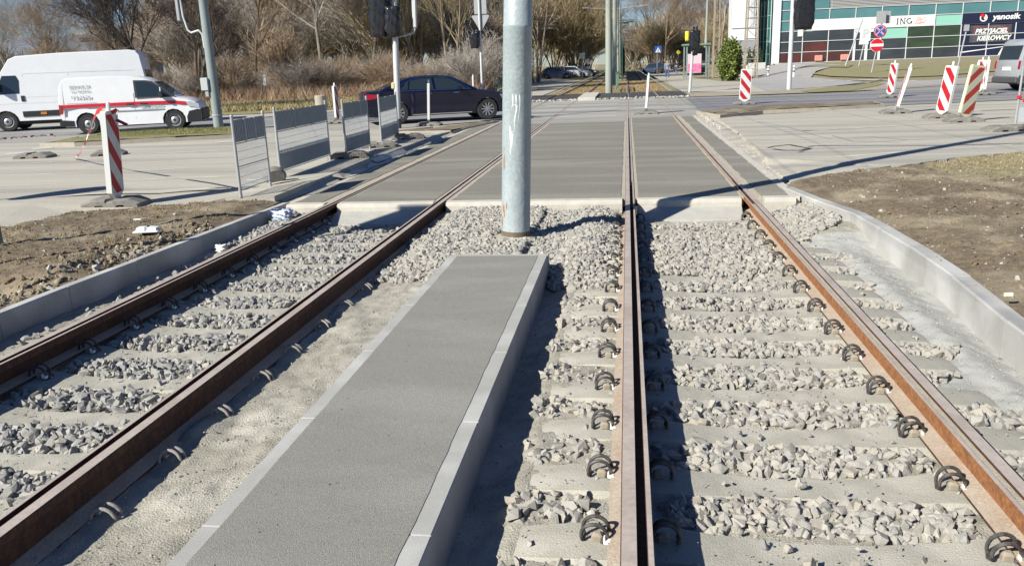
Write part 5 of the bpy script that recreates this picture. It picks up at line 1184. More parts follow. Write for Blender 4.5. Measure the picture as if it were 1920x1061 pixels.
# small things
m_ = [(1596, 207)]
p = G(603, 207); r = empty('litter_bin', (p.x, p.y, 0), 0, 'round pale concrete litter bin at the roadside behind the barriers', 'bin')
MB().lathe([(0, 0), (.27, 0), (.275, .66), (.25, .68), (.22, .66), (.22, .3), (0, .3)], 'z', n=24).build('bin_shell', mat('bin_concrete', (.38, .34, .27), (.33, .3, .24), scale=4, rough=.9), r, smooth=True)
p = G(502, 204); r = empty('small_sign', (p.x, p.y, 0), 0, 'small white roadside sign on a thin brown stake in front of the thicket', 'sign')
MB().tube([(0, 0, 0), (0, 0, 1.3)], .022, 6).build('stake', mat('brown_stake', (.16, .09, .05), rough=.9), r); MB().rbox((0, -.03, 1.52), (.15, .02, .36), .005).build('sign_plate', WHITEP, r); MB().rbox((.0, -.03, 1.24), (.15, .02, .16), .005).build('sign_plate', WHITEP, r)
# litter: foam box, scrap of paper, bag, foam cylinder
p = G(278, 444); r = empty('foam_box', (p.x, p.y, .06), rad(12), 'crushed white foam takeaway box lying on the soil by the left kerb wall', 'litter')
m = MB(); m.box((-.055, 0, .025), (.10, .13, .05), taper=(.8, .8)); m.box((.06, .01, .022), (.11, .13, .045), taper=(.75, .8), R=Matrix.Rotation(rad(8), 3, 'Y')); m.box((.0, 0, .006), (.26, .16, .012)); m.build('foam_shell', mat('foam', (.78, .78, .8), rough=.6), r)
p = G(262, 424); tag(MB().prism([(-.06, -.01), (.02, .02), (.05, .05), (.07, .04), (.03, -.01)], .012).build('paper_scrap', mat('paper', (.75, .75, .74), rough=.8), None, loc=(p.x, p.y, .075)), 'small white scrap of paper on the soil behind the foam box', 'litter')
p = G(1889, 572); o = tag(MB().lathe([(0, -.025), (.014, -.025), (.016, .02), (.012, .026), (0, .026)], 'x', n=12).build('foam_stub', mat('cream_foam', (.75, .7, .5), rough=.8), None, loc=(p.x, p.y, .07)), 'short cream-coloured stub lying beside the right kerb wall', 'litter')
p = G(528, 412, -.12); bm_ = bag_mesh(.24, .16, .13, 33, .045, 8); bm_.materials.clear(); bm_.materials.append(mat('blue_film', (.42, .5, .68), (.65, .7, .8), scale=12, rough=.35, bump=.6, bscale=30))
o = bpy.data.objects.new('plastic_bag', bm_); COL.objects.link(o); o.location = (p.x+.02, p.y-.02, -.06); tag(o, 'crumpled pale blue plastic bag lying against the outermost left rail', 'plastic bag')
p = G(416, 466, -.12); bm_ = bag_mesh(.1, .08, .07, 35, .03, 6); bm_.materials.clear(); bm_.materials.append(WHITEP); o = bpy.data.objects.new('plastic_bag', bm_); COL.objects.link(o); o.location = (p.x, p.y, -.12); tag(o, 'small white scrap of plastic between the left kerb wall and the rail', 'plastic bag')
# round sign back, rectangular sign back and warning sign in the distance
p = G(1092, 148); r = empty('sign_post', (p.x, p.y, 0), 0, 'grey back of a rectangular sign on a thin post right of the parked cars', 'sign'); MB().tube([(0, 0, 0), (0, 0, 2.9)], .035, 6).build('pole', GALVD, r); MB().rbox((0, -.04, 2.6), (.65, .03, .65), .01).build('sign_plate', mat('pale_back', (.5, .52, .52), rough=.5), r)
p = G(1103, 147); r = empty('sign_post', (p.x, p.y, 0), 0, 'pale round back of a road sign beside the parked cars', 'sign'); MB().tube([(0, 0, 0), (0, 0, 2.6)], .035, 6).build('pole', GALVD, r); MB().lathe([(0, -.06), (.33, -.06), (.33, -.03), (0, -.03)], 'y', (0, 0, 1.95), 20).build('sign_plate', mat('cream_back', (.62, .58, .5), rough=.5), r)
p = G(1232, 141); r = empty('sign_post', (p.x, p.y, 0), 0, 'blue square pedestrian crossing sign beside the walking woman', 'sign'); MB().tube([(0, 0, 0), (0, 0, 3.5)], .04, 6).build('pole', GALV, r)
MB().rbox((.1, -.05, 3.1), (.85, .03, .85), .01).build('sign_plate', mat('sign_blue', (.02, .09, .35), rough=.4), r)
fr = (Vector((.1, -.07, 2.75)), Vector((1, 0, 0)), Vector((0, 0, 1)), Vector((0, -1, 0))); MB().prism([(-.34, 0), (.34, 0), (0, .62)], .012, fr).build('white_triangle', WHITEP, r)
fr = (Vector((.1, -.085, 2.8)), Vector((1, 0, 0)), Vector((0, 0, 1)), Vector((0, -1, 0))); m = MB(); m.prism([(-.03, .16), (.04, .16), (.05, .32), (-.02, .34)], .008, fr); m.prism([(-.12, 0), (-.06, 0), (.02, .17), (-.03, .17)], .008, fr); m.prism([(.10, 0), (.15, 0), (.04, .18), (.0, .16)], .008, fr); m.prism([(-.03, .36), (.02, .35), (.03, .42), (-.02, .42)], .008, fr); m.build('walking_figure', DARKP, r)
# far yellow-edged small sign
p = G(1271, 141); r = empty('sign_post', (p.x, p.y, 0), 0, 'tiny yellow and white diamond sign behind the person in dark clothes', 'sign'); MB().tube([(0, 0, 0), (0, 0, 2.6)], .03, 6).build('pole', GALV, r); o = MB().rbox((0, 0, 0), (.42, .02, .42), .01).build('sign_plate', YEL, r); o.location = (0, -.05, 2.6); o.rotation_euler.y = rad(45)

# far tram poles, wires, railing
polel = ['nearest pale concrete tram pole standing between the far tracks', 'second concrete tram pole in the far row', 'third concrete tram pole in the far row', 'fourth concrete tram pole in the far row', 'fifth concrete tram pole in the far row', 'sixth, farthest concrete tram pole in the row']
for i, yy_ in enumerate((47, 70, 93, 116, 139, 170)):
    r = empty('concrete_tram_pole', (-1.0, yy_, 0), 0, polel[i], 'pole', 'concrete tram poles between the far tracks')
    MB().tube([(0, 0, -.15), (.0, 0, 1.5), (.02, 0, 9)], [.2, .185, .13], 12).build('pole_shaft', CONCP, r, smooth=True); m = MB()
    for s in (-1, 1): m.tube([(0, 0, 5.85), (s*2.6, 0, 6.05)], .028, 6); m.tube([(0, 0, 7.4), (s*2.2, 0, 6.05)], .01, 5)
    m.build('cantilever_arm', GALV, r)
r = empty('overhead_wires', (0, 0, 0), 0, 'thin overhead contact wires running along both tracks', 'wires'); 
for x in ((XA+XB)/2, (XC+XD)/2):
    m = MB(); m.tube([(x, y_, 5.55+.0*y_) for y_ in (-12, 8.4, 47, 70, 93, 116, 139, 190)], .006, 5); m.build('contact_wire', BLACK, r)
    m = MB(); ks = [-12]+[v for a, b in ((8.4, 47), (47, 70), (70, 93), (93, 116), (116, 139)) for v in (a, (a+b)/2)]+[139, 190]; m.tube([(x, y_, 6.75 if i % 2 else 6.2) for i, y_ in enumerate(ks)], .006, 5); m.build('carrier_wire', BLACK, r)
m = MB(); m.tube([(-16, 9.6, 6.9), (-1.1, 8.5, 7.3), (9, 7.2, 7.0)], .007, 5); m.build('span_wire', BLACK, r); m = MB(); m.tube([(-16, 8.0, 6.1), (-1.1, 8.4, 6.4), (9, 8.3, 6.0)], .009, 5); m.build('span_wire', BLACK, r)
r = empty('green_railing', (-.62, 49, 0), 0, 'low green metal railing beside the nearest far tram pole', 'railing'); m = MB()
for k in range(11): m.box((0, k*1.0, .52), (.05, .05, 1.05))
m.box((0, 5, 1.05), (.06, 10.1, .06)); m.box((0, 5, .2), (.04, 10.1, .04))
for k in range(44): m.box((0, k*.23, .6), (.02, .02, .85))
m.build('rails_and_posts', PGREEN, r)
r = empty('green_mesh_fence', (-.45, 120, 0), 0, 'dark green mesh fence far down the track behind the tram poles', 'fence'); m = MB()
for k in range(30): m.box((0, -40+k*3, 1.8), (.08, .08, 3.6))
m.box((0, 4, 1.9), (.02, 88, 3.2)); m.build('fence_panels', mat('dark_green_mesh', (.02, .07, .05), rough=.7), r)
# white kerb edge of the far left track + bicycle
r = empty('bicycle', (0, 0, 0), rad(5), 'bicycle mostly hidden behind the thick tram pole with one wheel showing', 'bicycle'); p = G(993, 191); r.location = (p.x-.2, p.y, 0)
for x, nm in ((0, 'wheel'), (-1.05, 'wheel')):
    m = MB(); m.lathe([(.33, -.012), (.345, 0), (.33, .012), (.315, 0)], 'y', (x, 0, .345), 30, close=True)
    for k in range(16): a = math.pi*2*k/16; m.tube([(x, 0, .345), (x+.32*math.cos(a), 0, .345+.32*math.sin(a))], .0025, 3, False)
    m.build(nm, mat('pale_tyre', (.3, .29, .27), rough=.7), r)
m = MB(); fb = [(-1.05, 0, .345), (-.65, 0, .30), (-.15, 0, .78), (-.12, 0, .9)]; m.tube(fb[:2], .013, 6); m.tube(fb[1:3], .018, 6); m.tube([(-.65, 0, .3), (-.82, 0, .85)], .016, 6); m.tube([(-.80, 0, .78), (-.15, 0, .82)], .016, 6); m.tube([(-.80, 0, .78), (-1.05, 0, .345)], .01, 6); m.tube([(-.12, 0, .95), (0, 0, .345)], .014, 6); m.build('frame', DARKP, r)
MB().rbox((-.84, 0, .9), (.26, .14, .06), .02).build('saddle', DARKP, r); MB().tube([(-.1, -.28, .98), (-.12, 0, 1.0), (-.1, .28, .98)], .012, 6).build('handlebar', DARKP, r)
# kiosk/shelter with pink poster
p = G(1282, 148); r = empty('shelter', (p.x, p.y, 0), rad(-4), 'grey-green waiting shelter with a pink poster behind the slanted signal post', 'shelter'); m = MB()
SHG = mat('shelter_grey', (.16, .2, .19), rough=.6)
for x in (0, .25, 2.0, 2.25):
    for y in (0, 1.4): m.box((x, y, 1.45), (.14, .14, 2.9))
m.build('posts', SHG, r); MB().rbox((1.1, .7, 3.0), (2.7, 1.8, .2), .06).build('roof', PGREEN, r); m = MB(); m.box((1.15, 1.35, 1.5), (1.9, .05, 2.5)); m.build('back_panel', mat('dark_glass_panel', (.05, .06, .06), rough=.2), r)
MB().box((.95, -.05, 1.35), (1.25, .06, 1.7)).build('poster_case', mat('poster_white', (.55, .45, .47), rough=.5), r); MB().box((.95, -.09, .95), (1.2, .02, .75)).build('poster', mat('pink_print', (.62, .03, .2), (.75, .25, .38), scale=3, rough=.5), r)
m = MB(); m.box((1.9, .0, 1.25), (.7, .05, .12)); m.box((1.5, .4, .45), (1.5, .4, .06)); m.build('bench', GALVD, r)
# left shelter with blue poster behind the pole
p = G(938, 172); r = empty('shelter', (p.x, p.y, 0), 0, 'green shelter with a blue poster peeping out left of the thick tram pole', 'shelter'); s_ = .9; m = MB()
for x in (0, 1.6): m.box((x, 0, 1.25), (.14, .14, 2.5))
m.build('posts', PGREEN, r); MB().rbox((.8, .3, 2.6), (2.1, 1.3, .16), .05).build('roof', PGREEN, r); MB().box((.85, 0, 1.55), (1.4, .08, 1.5)).build('poster_case', mat('dark_blue_case', (.01, .03, .14), rough=.3), r); MB().box((.95, -.05, 1.55), (1.2, .02, 1.3)).build('poster', mat('blue_print', (.05, .3, .6), (.5, .3, .25), scale=1.6, rough=.5), r)
MB().lathe([(0, 0), (.22, 0), (.24, .85), (.2, .88), (0, .88)], 'z', (-.02, -.5, 0), 14).build('bin', PGREEN, r)
# bollards and kerb lumps on the right
for k, (px, lb) in enumerate((((1440, 143), 'small white bollard at the forecourt entrance, left of the white post'), ((1488, 145), 'small striped white bollard just right of the white post'))):
    p = G(*px); r = empty('bollard', p, 0, lb, 'bollard'); m = MB(); m.tube([(0, 0, 0), (0, 0, .75), (0, 0, .8)], [.07, .07, .04], 10); m.build('bollard_body', WHITEP, r); m = MB(); m.tube([(0, 0, .35), (0, 0, .45)], .074, 10); m.tube([(0, 0, .6), (0, 0, .66)], .074, 10); m.build('dark_band', DARKP, r)
# no-entry / no-stopping post, parking sign, slanted pole, small post
p = G(1634, 137); r = empty('sign_post', p, 0, 'post with a no stopping sign above a red no entry sign', 'sign')
S = Vector(p).length/Vector((0, 0, 0)).length if False else F_PX/((p-CO).dot(CD)); H_ = lambda ypx: (137-ypx)/S
dx = lambda y: (y-137)*-.0  # leaning post
lean = .085; m = MB(); m.tube([(0, 0, 0), (H_(28)*lean*1.6, 0, H_(28))], .045, 8); m.build('pole', GALV, r)
def disc(z, R_, m, y, nm, x=0, r0=0): return MB().lathe([(r0, y), (R_, y), (R_, y+.012), (r0, y+.012)], 'y', (x, 0, z), 28).build(nm, m, r)
z1 = H_(87.5); R1_ = 11.6/S; x1 = z1*lean*1.3; SR = mat('sign_red', (.55, .01, .025), rough=.4); SB = mat('sign_blue', (.02, .09, .35)); SW = WHITEP
disc(z1, R1_*1.03, SW, -.07, 'sign_edge', x1); disc(z1, R1_*.98, SR, -.085, 'no_entry_disc', x1); MB().box((x1, -.095, z1), (R1_*1.95, .012, R1_*.42)).build('white_bar', SW, r)
z2 = H_(63); x2 = z2*lean*1.5; disc(z2, R1_, SR, -.085, 'no_stopping_disc', x2); disc(z2, R1_*.84, SW, -.098, 'white_ring', x2); disc(z2, R1_*.8, SB, -.111, 'blue_disc', x2)
for s in (-1, 1): MB().box((0, 0, 0), (R1_*1.6, .012, R1_*.2), R=Matrix.Rotation(s*rad(45), 3, 'Y')).build('red_cross_bar', SW, r, loc=(x2, -.124, z2))
for s in (-1, 1): MB().box((0, 0, 0), (R1_*1.6, .012, R1_*.1), R=Matrix.Rotation(s*rad(45), 3, 'Y')).build('red_cross_bar', SR, r, loc=(x2, -.136, z2))
zt = H_(38.5); MB().rbox((zt*lean*1.5-.1, -.05, zt), (.6, .04, 22/S), .01).build('grey_board', GALVD, r); MB().rbox((zt*lean*1.5+.42, .25, zt), (.3, .04, 22/S), .01).build('grey_board', GALVD, r)
def ppost(px, top, label, lean_, rr=.04, cat='post', nm='sign_post'):
    p = G(*px); r = empty(nm, p, 0, label, cat); s = F_PX/((p-CO).dot(CD)); h = (px[1]-top[1])/s; MB().tube([(0, 0, 0), ((top[0]-px[0])/s-h*-.037, 0, h)], rr, 8).build('pole', GALV, r); return r, s, h
r, s_, h_ = ppost((1610, 125), (1616, 78), 'faded white parking sign on a post in front of the bank entrance', 0, .05, 'sign')
FADE = mat('faded_sign', (.62, .66, .64), rough=.5); MB().rbox((.32, -.05, h_+11/s_), (19/s_, .04, 26/s_), .02).build('sign_plate', FADE, r); MB().rbox((.25, -.05, h_-5/s_), (17/s_, .04, 6.5/s_), .02).build('sign_plate', FADE, r); text('parking_letter', 'P', 22/s_, mat('faded_letter', (.48, .54, .53), rough=.5), r, (.32, -.08, h_+11/s_), (rad(90), 0, 0), bold=.02)
ppost((1585, 124), (1607, 42), 'bare metal pole leaning to the right in front of the bank entrance', 0, .06)
r, s_, h_ = ppost((1794, 134), (1801, 60), 'thin post with a small grey box on top in front of the navy shopfront', 0, .05); MB().rbox((.33, 0, h_+.1), (.28, .2, .4), .02).build('post_box', GALVD, r)
# lamp post and lattice poles behind the shelter
r = empty('lamp_post', (8.2, 92, 0), 0, 'slender grey-green lamp post rising behind the shelter', 'lamp post'); MB().tube([(0, 0, 0), (.15, 0, 9)], [.17, .11], 10).build('pole', CONCP, r)
def lattice(x, y, w, h, label, n=12):
    r = empty('lattice_mast', (x, y, gz(x, y)), rad(10), label, 'mast'); m = MB()
    for sx in (-1, 1):
        for sy in (-1, 1): m.box((0, 0, 0), (.09, .09, h)); k = len(m.v)-8; m.v[k:] = [(v[0]+sx*w/2*(1-.35*(v[2]+h/2)/h), v[1]+sy*w/4, v[2]+h/2) for v in m.v[k:]]
    m.build('corner_posts', mat('weathered_wood_grey', (.36, .31, .24), (.28, .24, .19), scale=3, rough=.9), r); m = MB()
    for k in range(n):
        z0 = h*k/n; z1_ = h*(k+1)/n; f0 = w/2*(1-.35*z0/h); f1 = w/2*(1-.35*z1_/h)
        for sy in (-1, 1): m.tube([(-f0, sy*w/4, z0+.05), (f0, sy*w/4, z0+.05)], .035, 4); 
        m.tube([(-f0, -w/4, z0), (f1, -w/4, z1_)] if k % 2 else [(f0, -w/4, z0), (-f1, -w/4, z1_)], .022, 4)
    m.build('cross_bracing', mat('weathered_wood_grey', (.36, .31, .24)), r); return r
lattice(8.1, 80, .55, 8.5, 'narrow lattice mast between the shelter and the ivy-green bush'); lattice(9.4, 67, .95, 9, 'broader lattice mast just right of the green bush')

# ------------------------------------------------------------------ office building on the right
P0 = CO+ray(1457, 119.5)*80.0; BD = Vector((math.cos(rad(-1.0)), math.sin(rad(-1.0)), 0)); BN = Vector((BD.y, -BD.x, 0))
def bp(px, py):
    q = ray(px, py); t = (P0-CO).dot(BN)/q.dot(BN); X = CO+q*t; return (X-P0).dot(BD), X.z-P0.z
step = (bp(1746, 108)[0]-bp(1550, 116)[0])/4; u0 = bp(1550, 116)[0]-2*step; hr = (bp(1700, 50)[1]-bp(1700, 110)[1])/3
ob = empty('office_building', (P0.x, P0.y, P0.z), math.atan2(BD.y, BD.x), 'glass-fronted office building with a white bank fascia and a navy shopfront on the right', 'building')
FRM = mat('white_aluminium', (.62, .65, .66), rough=.4); TEAL = mat('teal_glass', (.05, .14, .15), (.10, .23, .24), scale=.4, rough=.08, spec=1.0, contrast=.8); MINT = mat('mint_panel', (.25, .52, .42), rough=.3); DGL = mat('dark_glass', (.010, .013, .022), (.05, .06, .07), scale=.35, rough=.05, spec=1.0, stretch=(1, 1, 2.5), contrast=.8)  # colour noise in the teal and dark glass paints in reflections and interior
DGREEN = mat('green_tint_glass', (.010, .018, .012), (.04, .07, .03), scale=.5, rough=.06, spec=1.0, stretch=(1, 1, 2), contrast=.8); DRED = mat('red_interior_glass', (.012, .010, .014), (.12, .02, .016), scale=.45, rough=.06, spec=1.0, stretch=(1, 1, .7), contrast=.8); WBAND = mat('white_fascia', (.72, .73, .73), rough=.5); NAVYP = mat('navy_panel', (.012, .016, .045), rough=.4); LOUV = mat('grey_louvre', (.40, .40, .40), rough=.6)  # uneven green and red glass colour stands in for reflections and rooms inside
CW, CH = step, hr; NCOL = 14
m = MB(); m.box((CW*NCOL/2+0, 7, 8), (CW*NCOL, 13.6, 16)); m.build('walls', mat('grey_wall', (.35, .36, .37), rough=.7), ob)
def cell(c, rr_, m, nm='window', c2=None, r2=None, y=-.03, pad=.05):
    c2 = c+1 if c2 is None else c2; r2 = rr_+1 if r2 is None else r2
    return MB().box((u0+(c+c2)/2*CW, y, (rr_+r2)/2*CH), ((c2-c)*CW-pad*2, .06, (r2-rr_)*CH-pad*2)).build(nm, m, ob)
for c in range(NCOL):
    for rr_ in range(3):
        if c == 3: continue
        if c >= 7: continue
        mm = DGL
        if c < 3 and rr_ < 2: mm = DRED if (c+rr_) % 2 == 0 or c == 1 else DGL
        if c in (5, 6) and rr_ in (1, 2): mm = DGREEN
        if c == 4 and rr_ == 2: mm = MINT
        cell(c, rr_, mm, 'window' if mm is not MINT else 'mint_panel')
    if c == 0: cell(c, 3, TEAL)
    if c == 6: cell(c, 3, MINT, 'mint_panel')
    cell(c, 4, TEAL)
    if c < 2:
        for k in (5, 6, 7, 8): cell(c, k, TEAL)
    elif c < 8: cell(c, 7, TEAL)
MB().box((u0+(1.35+6)/2*CW, -.09, 3.5*CH), ((6-1.35)*CW, .16, CH*.98)).build('fascia', WBAND, ob)
MB().box((u0+(7+NCOL)/2*CW, -.09, 3.5*CH), ((NCOL-7)*CW, .16, CH*1.0)).build('shop_fascia', NAVYP, ob)
for c in range(7, NCOL): cell(c, 0, NAVYP, 'shop_window', r2=3)
MB().box((u0+8.1*CW, -.10, 2.05*CH), (1.5*CW, .04, 1.55*CH)).build('shop_poster', mat('poster_grey', (.12, .12, .13), (.03, .03, .04), scale=1.2, rough=.4), ob)
m = MB(); zc = 2.65*CH
for (x_, z_, sx_, sz_) in ((8.1, 2.62, 1.25, .04), (7.5, 2.3, .02, .65), (8.72, 2.3, .02, .65)): m.box((u0+x_*CW, -.125, z_*CH), (sx_*CW, .02, sz_*CH))
m.build('red_frame', mat('print_red', (.4, .05, .05), rough=.5), ob)
XR = (rad(90), 0, 0)
text('poster_words', 'PRZYJACIEL', .60*CH, WHITEP, ob, (u0+8.12*CW, -.14, 2.27*CH), XR, shear=.25, bold=.02, sx=.92); text('poster_words', 'KIEROWCY', .60*CH, WHITEP, ob, (u0+8.22*CW, -.14, 1.62*CH), XR, shear=.25, bold=.02, sx=.95)
text('shop_name', 'yanosik', .70*CH, WHITEP, ob, (u0+8.60*CW, -.19, 3.53*CH), XR, shear=.12, bold=.022, sx=1.12); text('shop_name', '.pl', .72*CH, mat('sign_letter_red', (.6, .01, .02), rough=.4), ob, (u0+9.28*CW, -.19, 3.53*CH), XR, shear=.12, bold=.02, align='LEFT', sx=1.2)
def ring(c, r0, r1, m, y, a0=0, a1=360, n=28, nm='shop_emblem'):
    mb = MB(); vs = []; 
    for k in range(n+1):
        a = rad(a0+(a1-a0)*k/n)
        for R_ in (r0, r1):
            for yy_ in (y, y-.02): vs.append((c[0]+R_*math.cos(a), yy_, c[1]+R_*math.sin(a)))
    fs = []
    for k in range(n):
        b = k*4; fs += [(b+1, b+3, b+7, b+5), (b, b+4, b+6, b+2), (b, b+1, b+5, b+4), (b+2, b+6, b+7, b+3)]
    mb.add(vs, fs); return mb.build(nm, m, ob)
ec = (u0+7.78*CW, 3.5*CH); ring(ec, .24*CH, .34*CH, WHITEP, -.175, -250, 70); ring(ec, .0, .2*CH, WHITEP, -.175, -60, 60)
m = MB(); m.prism([(ec[0]-.34*CH, ec[1]+.36*CH), (ec[0]-.05*CH, ec[1]+.40*CH), (ec[0]+.06*CH, ec[1]+.02*CH), (ec[0]-.24*CH, ec[1]+.12*CH)], .03, (Vector((0, -.195, 0)), Vector((1, 0, 0)), Vector((0, 0, 1)), Vector((0, -1, 0)))); m.build('shop_emblem', mat('sign_letter_red', (.6, .01, .02)), ob)
# road drawing on the lower navy windows
m = MB(); fr = (Vector((0, -.1, 0)), Vector((1, 0, 0)), Vector((0, 0, 1)), Vector((0, -1, 0)))
m.prism([(u0+7.05*CW, .35*CH), (u0+8.9*CW, .85*CH), (u0+8.9*CW, .90*CH), (u0+7.05*CW, .45*CH)], .02, fr); m.prism([(u0+8.45*CW, .05*CH), (u0+8.58*CW, .7*CH), (u0+8.62*CW, .7*CH), (u0+8.53*CW, .05*CH)], .02, fr); m.prism([(u0+8.72*CW, .05*CH), (u0+8.66*CW, .7*CH), (u0+8.62*CW, .7*CH), (u0+8.66*CW, .05*CH)], .02, fr); m.build('window_graphic', WHITEP, ob)
# bank lettering
INK = mat('dark_ink', (.05, .05, .06), rough=.5); bz = 3.52*CH; bx = bp(1679, 41)[0]; lh = bp(1690, 36)[1]-bp(1690, 47)[1]; m = MB(); fr = (Vector((0, -.175, 0)), Vector((1, 0, 0)), Vector((0, 0, 1)), Vector((0, -1, 0)))
def pr_(pts): m.prism([(bx+x*lh, bz-lh/2+z*lh) for x, z in pts], .03, fr)
pr_([(.17, .04), (.31, .04), (.31, .96), (.17, .96)]); pr_([(.05, 0), (.43, 0), (.43, .05), (.05, .05)]); pr_([(.05, .95), (.43, .95), (.43, 1), (.05, 1)])
pr_([(.72, .04), (.80, .04), (.80, .96), (.72, .96)]); pr_([(1.40, .0), (1.48, 0), (1.48, .96), (1.40, .96)]); pr_([(.66, 1), (.86, 1), (1.48, .0), (1.32, .0)]); pr_([(.62, 0), (.92, 0), (.92, .05), (.62, .05)]); pr_([(1.28, .95), (1.6, .95), (1.6, 1), (1.28, 1)])
m.build('bank_letters', INK, ob)
gc = (bx+2.2*lh, bz); ring(gc, .33*lh, .47*lh, INK, -.175, 50, 330, nm='bank_letters'); MB().box((gc[0]+.38*lh, -.19, bz-.22*lh), (.12*lh, .03, .42*lh)).build('bank_letters', INK, ob); MB().box((gc[0]+.34*lh, -.19, bz-.03*lh), (.3*lh, .03, .06*lh)).build('bank_letters', INK, ob)
LION = mat('lion_red', (.75, .16, .10), rough=.5); lx = bx+3.05*lh; m = MB()
def cur(pts, r_=.035): m.tube([(lx+x*lh, -.185, bz-lh/2+z*lh) for x, z in pts], r_*lh, 5)
cur([(.0, -.02), (.35, .0), (.28, .18), (.42, .3), (.38, .6), (.45, .85), (.6, 1.05), (.8, 1.08), (.98, .95), (1.05, .72), (.95, .5), (1.02, .3), (.95, .1), (.8, .02), (1.1, .0)]); cur([(.45, .3), (.55, .1), (.5, -.02), (.7, 0)]); cur([(.6, .8), (.7, .65), (.85, .7), (.8, .9)]); cur([(1.1, .1), (1.35, .12), (1.5, .3), (1.45, .02), (1.7, .0)]); cur([(1.3, .6), (1.5, .9), (1.75, .95), (1.9, .7), (1.85, .4), (1.65, .12)]); cur([(.98, .75), (1.2, .72), (1.4, .55), (1.45, .3)]); cur([(.7, .35), (.8, .2), (.75, .05)], .03); cur([(1.15, .5), (1.2, .3), (1.15, .1)], .03); cur([(.5, .55), (.62, .5), (.75, .55), (.85, .45)], .03)
m.build('lion_emblem', LION, ob)
# frame bars
m = MB()
for c in range(NCOL+1):
    x_ = u0+c*CW
    if c in (8, 9, 10, 11, 12, 13): m.box((x_, -.10, 1.5*CH), (.055, .10, 3*CH)); m.box((x_, -.10, 4.5*CH), (.06, .10, CH)); continue
    m.box((x_, -.10, (4 if c not in (0, 1, 2) else 8)*CH*.5+0), (.06, .10, (4 if c not in (0, 1, 2) else 8)*CH)) if c in (0, 1, 6, 7) else m.box((x_, -.10, 1.5*CH), (.06, .10, 3*CH))
    m.box((x_, -.10, 4.5*CH+.01), (.058, .098, CH))
for k in (0, 1, 2, 3): m.box((u0+NCOL*CW/2, -.105, k*CH), (NCOL*CW, .07, .05))
for k in (4, 5): m.box((u0+NCOL*CW/2, -.103, k*CH), (NCOL*CW, .07, .055))
for k in (5.95, 6.9, 7.9, 8.9): m.box((u0+CW, -.103, k*CH), (2*CW, .07, .08))
m.build('window_frames', FRM, ob)
MB().box((u0-.12, -.12, 5*CH), (.7, .3, 10*CH)).build('corner_column', mat('white_column', (.66, .68, .70), rough=.5), ob)
m = MB()
for k in range(16): m.box((u0+(2+NCOL)/2*CW, -.12, 5.1*CH+k*.13), ((NCOL-2)*CW, .12, .075))
m.build('louvre', LOUV, ob)
# entrance door
cell(3, 0, DGL, 'door_glass', r2=2.6); m = MB()
for x_ in (3.02, 3.48, 3.98): m.box((u0+x_*CW, -.12, 1.45*CH), (.2 if x_ != 3.48 else .24, .12, 2.9*CH))
m.box((u0+3.5*CW, -.12, 2.8*CH), (CW, .12, .3)); m.build('door_frame', FRM, ob); MB().tube([(u0+3.62*CW, -.25, 1.0), (u0+3.62*CW, -.25, 1.7)], .03, 6).build('door_handle', GALV, ob)
for c in (1, 2): MB().rbox((u0+(c+.65)*CW, -.3, .35), (.7, .3, .55), .06).build('window_planter', mat('salmon', (.55, .25, .2), rough=.8), ob)
MB().box((u0+(.9)*CW, -.15, 3.4*CH), (.5, .1, 1.8*CH)).build('window_poster', mat('pale_sign', (.6, .6, .58), rough=.5), ob)
MB().box((u0+CW*NCOL/2, -.35, -.15), (CW*NCOL+1, .7, .3)).build('plinth', mat('plinth', (.4, .38, .35), rough=.9), ob)
# receding green glass corner
m = MB(); m2 = MB()
for k in range(7):
    x_ = u0-.62-k*.24; y_ = .1+k*.55; m.tube([(x_, y_, -.4), (x_, y_, 6.1-.1*k)], .05, 5)
    if k < 6: 
        for z_ in (.9, 2.1, 3.3, 4.5): m.tube([(x_, y_, z_), (x_-.24, y_+.55, z_)], .035, 4)
        m2.quad((x_, y_+.08, -.3), (x_-.24, y_+.63, -.3), (x_-.24, y_+.63, 5.9), (x_, y_+.08, 5.9))
m.build('glass_screen_posts', mat('mint_metal', (.35, .5, .46), rough=.4), ob); m2.build('glass_screen', glass('green_screen_glass', (.03, .11, .10), .1), ob)
MB().box((u0-1.35, 7, 8), (1.9, 6, 16)).build('dark_cladding', mat('slate_cladding', (.09, .10, .105), (.14, .15, .15), scale=3, rough=.8), ob)
# white block further left, with hedge
wb = empty('white_building', (P0.x-3.2, P0.y-.4, P0.z), 0, 'plain white block with a grey window strip left of the glass office front', 'building')
MB().box((0, 1.5, 6.1), (2.5, 3, 7.6)).build('wall', mat('white_render', (.66, .67, .68), rough=.8), wb); MB().box((.1, 1.7, 1.15), (2.2, 3, 2.4)).build('lower_wall', mat('grey_render', (.5, .51, .53), rough=.8), wb)
MB().box((.3, .1, 1.75), (1.9, .14, 1.05)).build('window', mat('grey_blind', (.28, .29, .33), rough=.5), wb); MB().box((.6, -.03, 5.2), (.35, .1, 3.4)).build('wall_recess', mat('pale_grey', (.5, .51, .52), rough=.8), wb)
MB().box((0, -.03, 3.45), (2.5, .1, .06)).build('wall_joint', LOUV, wb)
r = empty('planter_wall', (P0.x-2.4, P0.y-3.2, P0.z-.7), 0, 'low white concrete planter wall in front of the white block', 'wall'); MB().rbox((0, 0, .3), (1.5, .8, 1.1), .03).build('planter_body', mat('planter_concrete', (.52, .52, .5), (.45, .45, .43), scale=3, rough=.9), r)
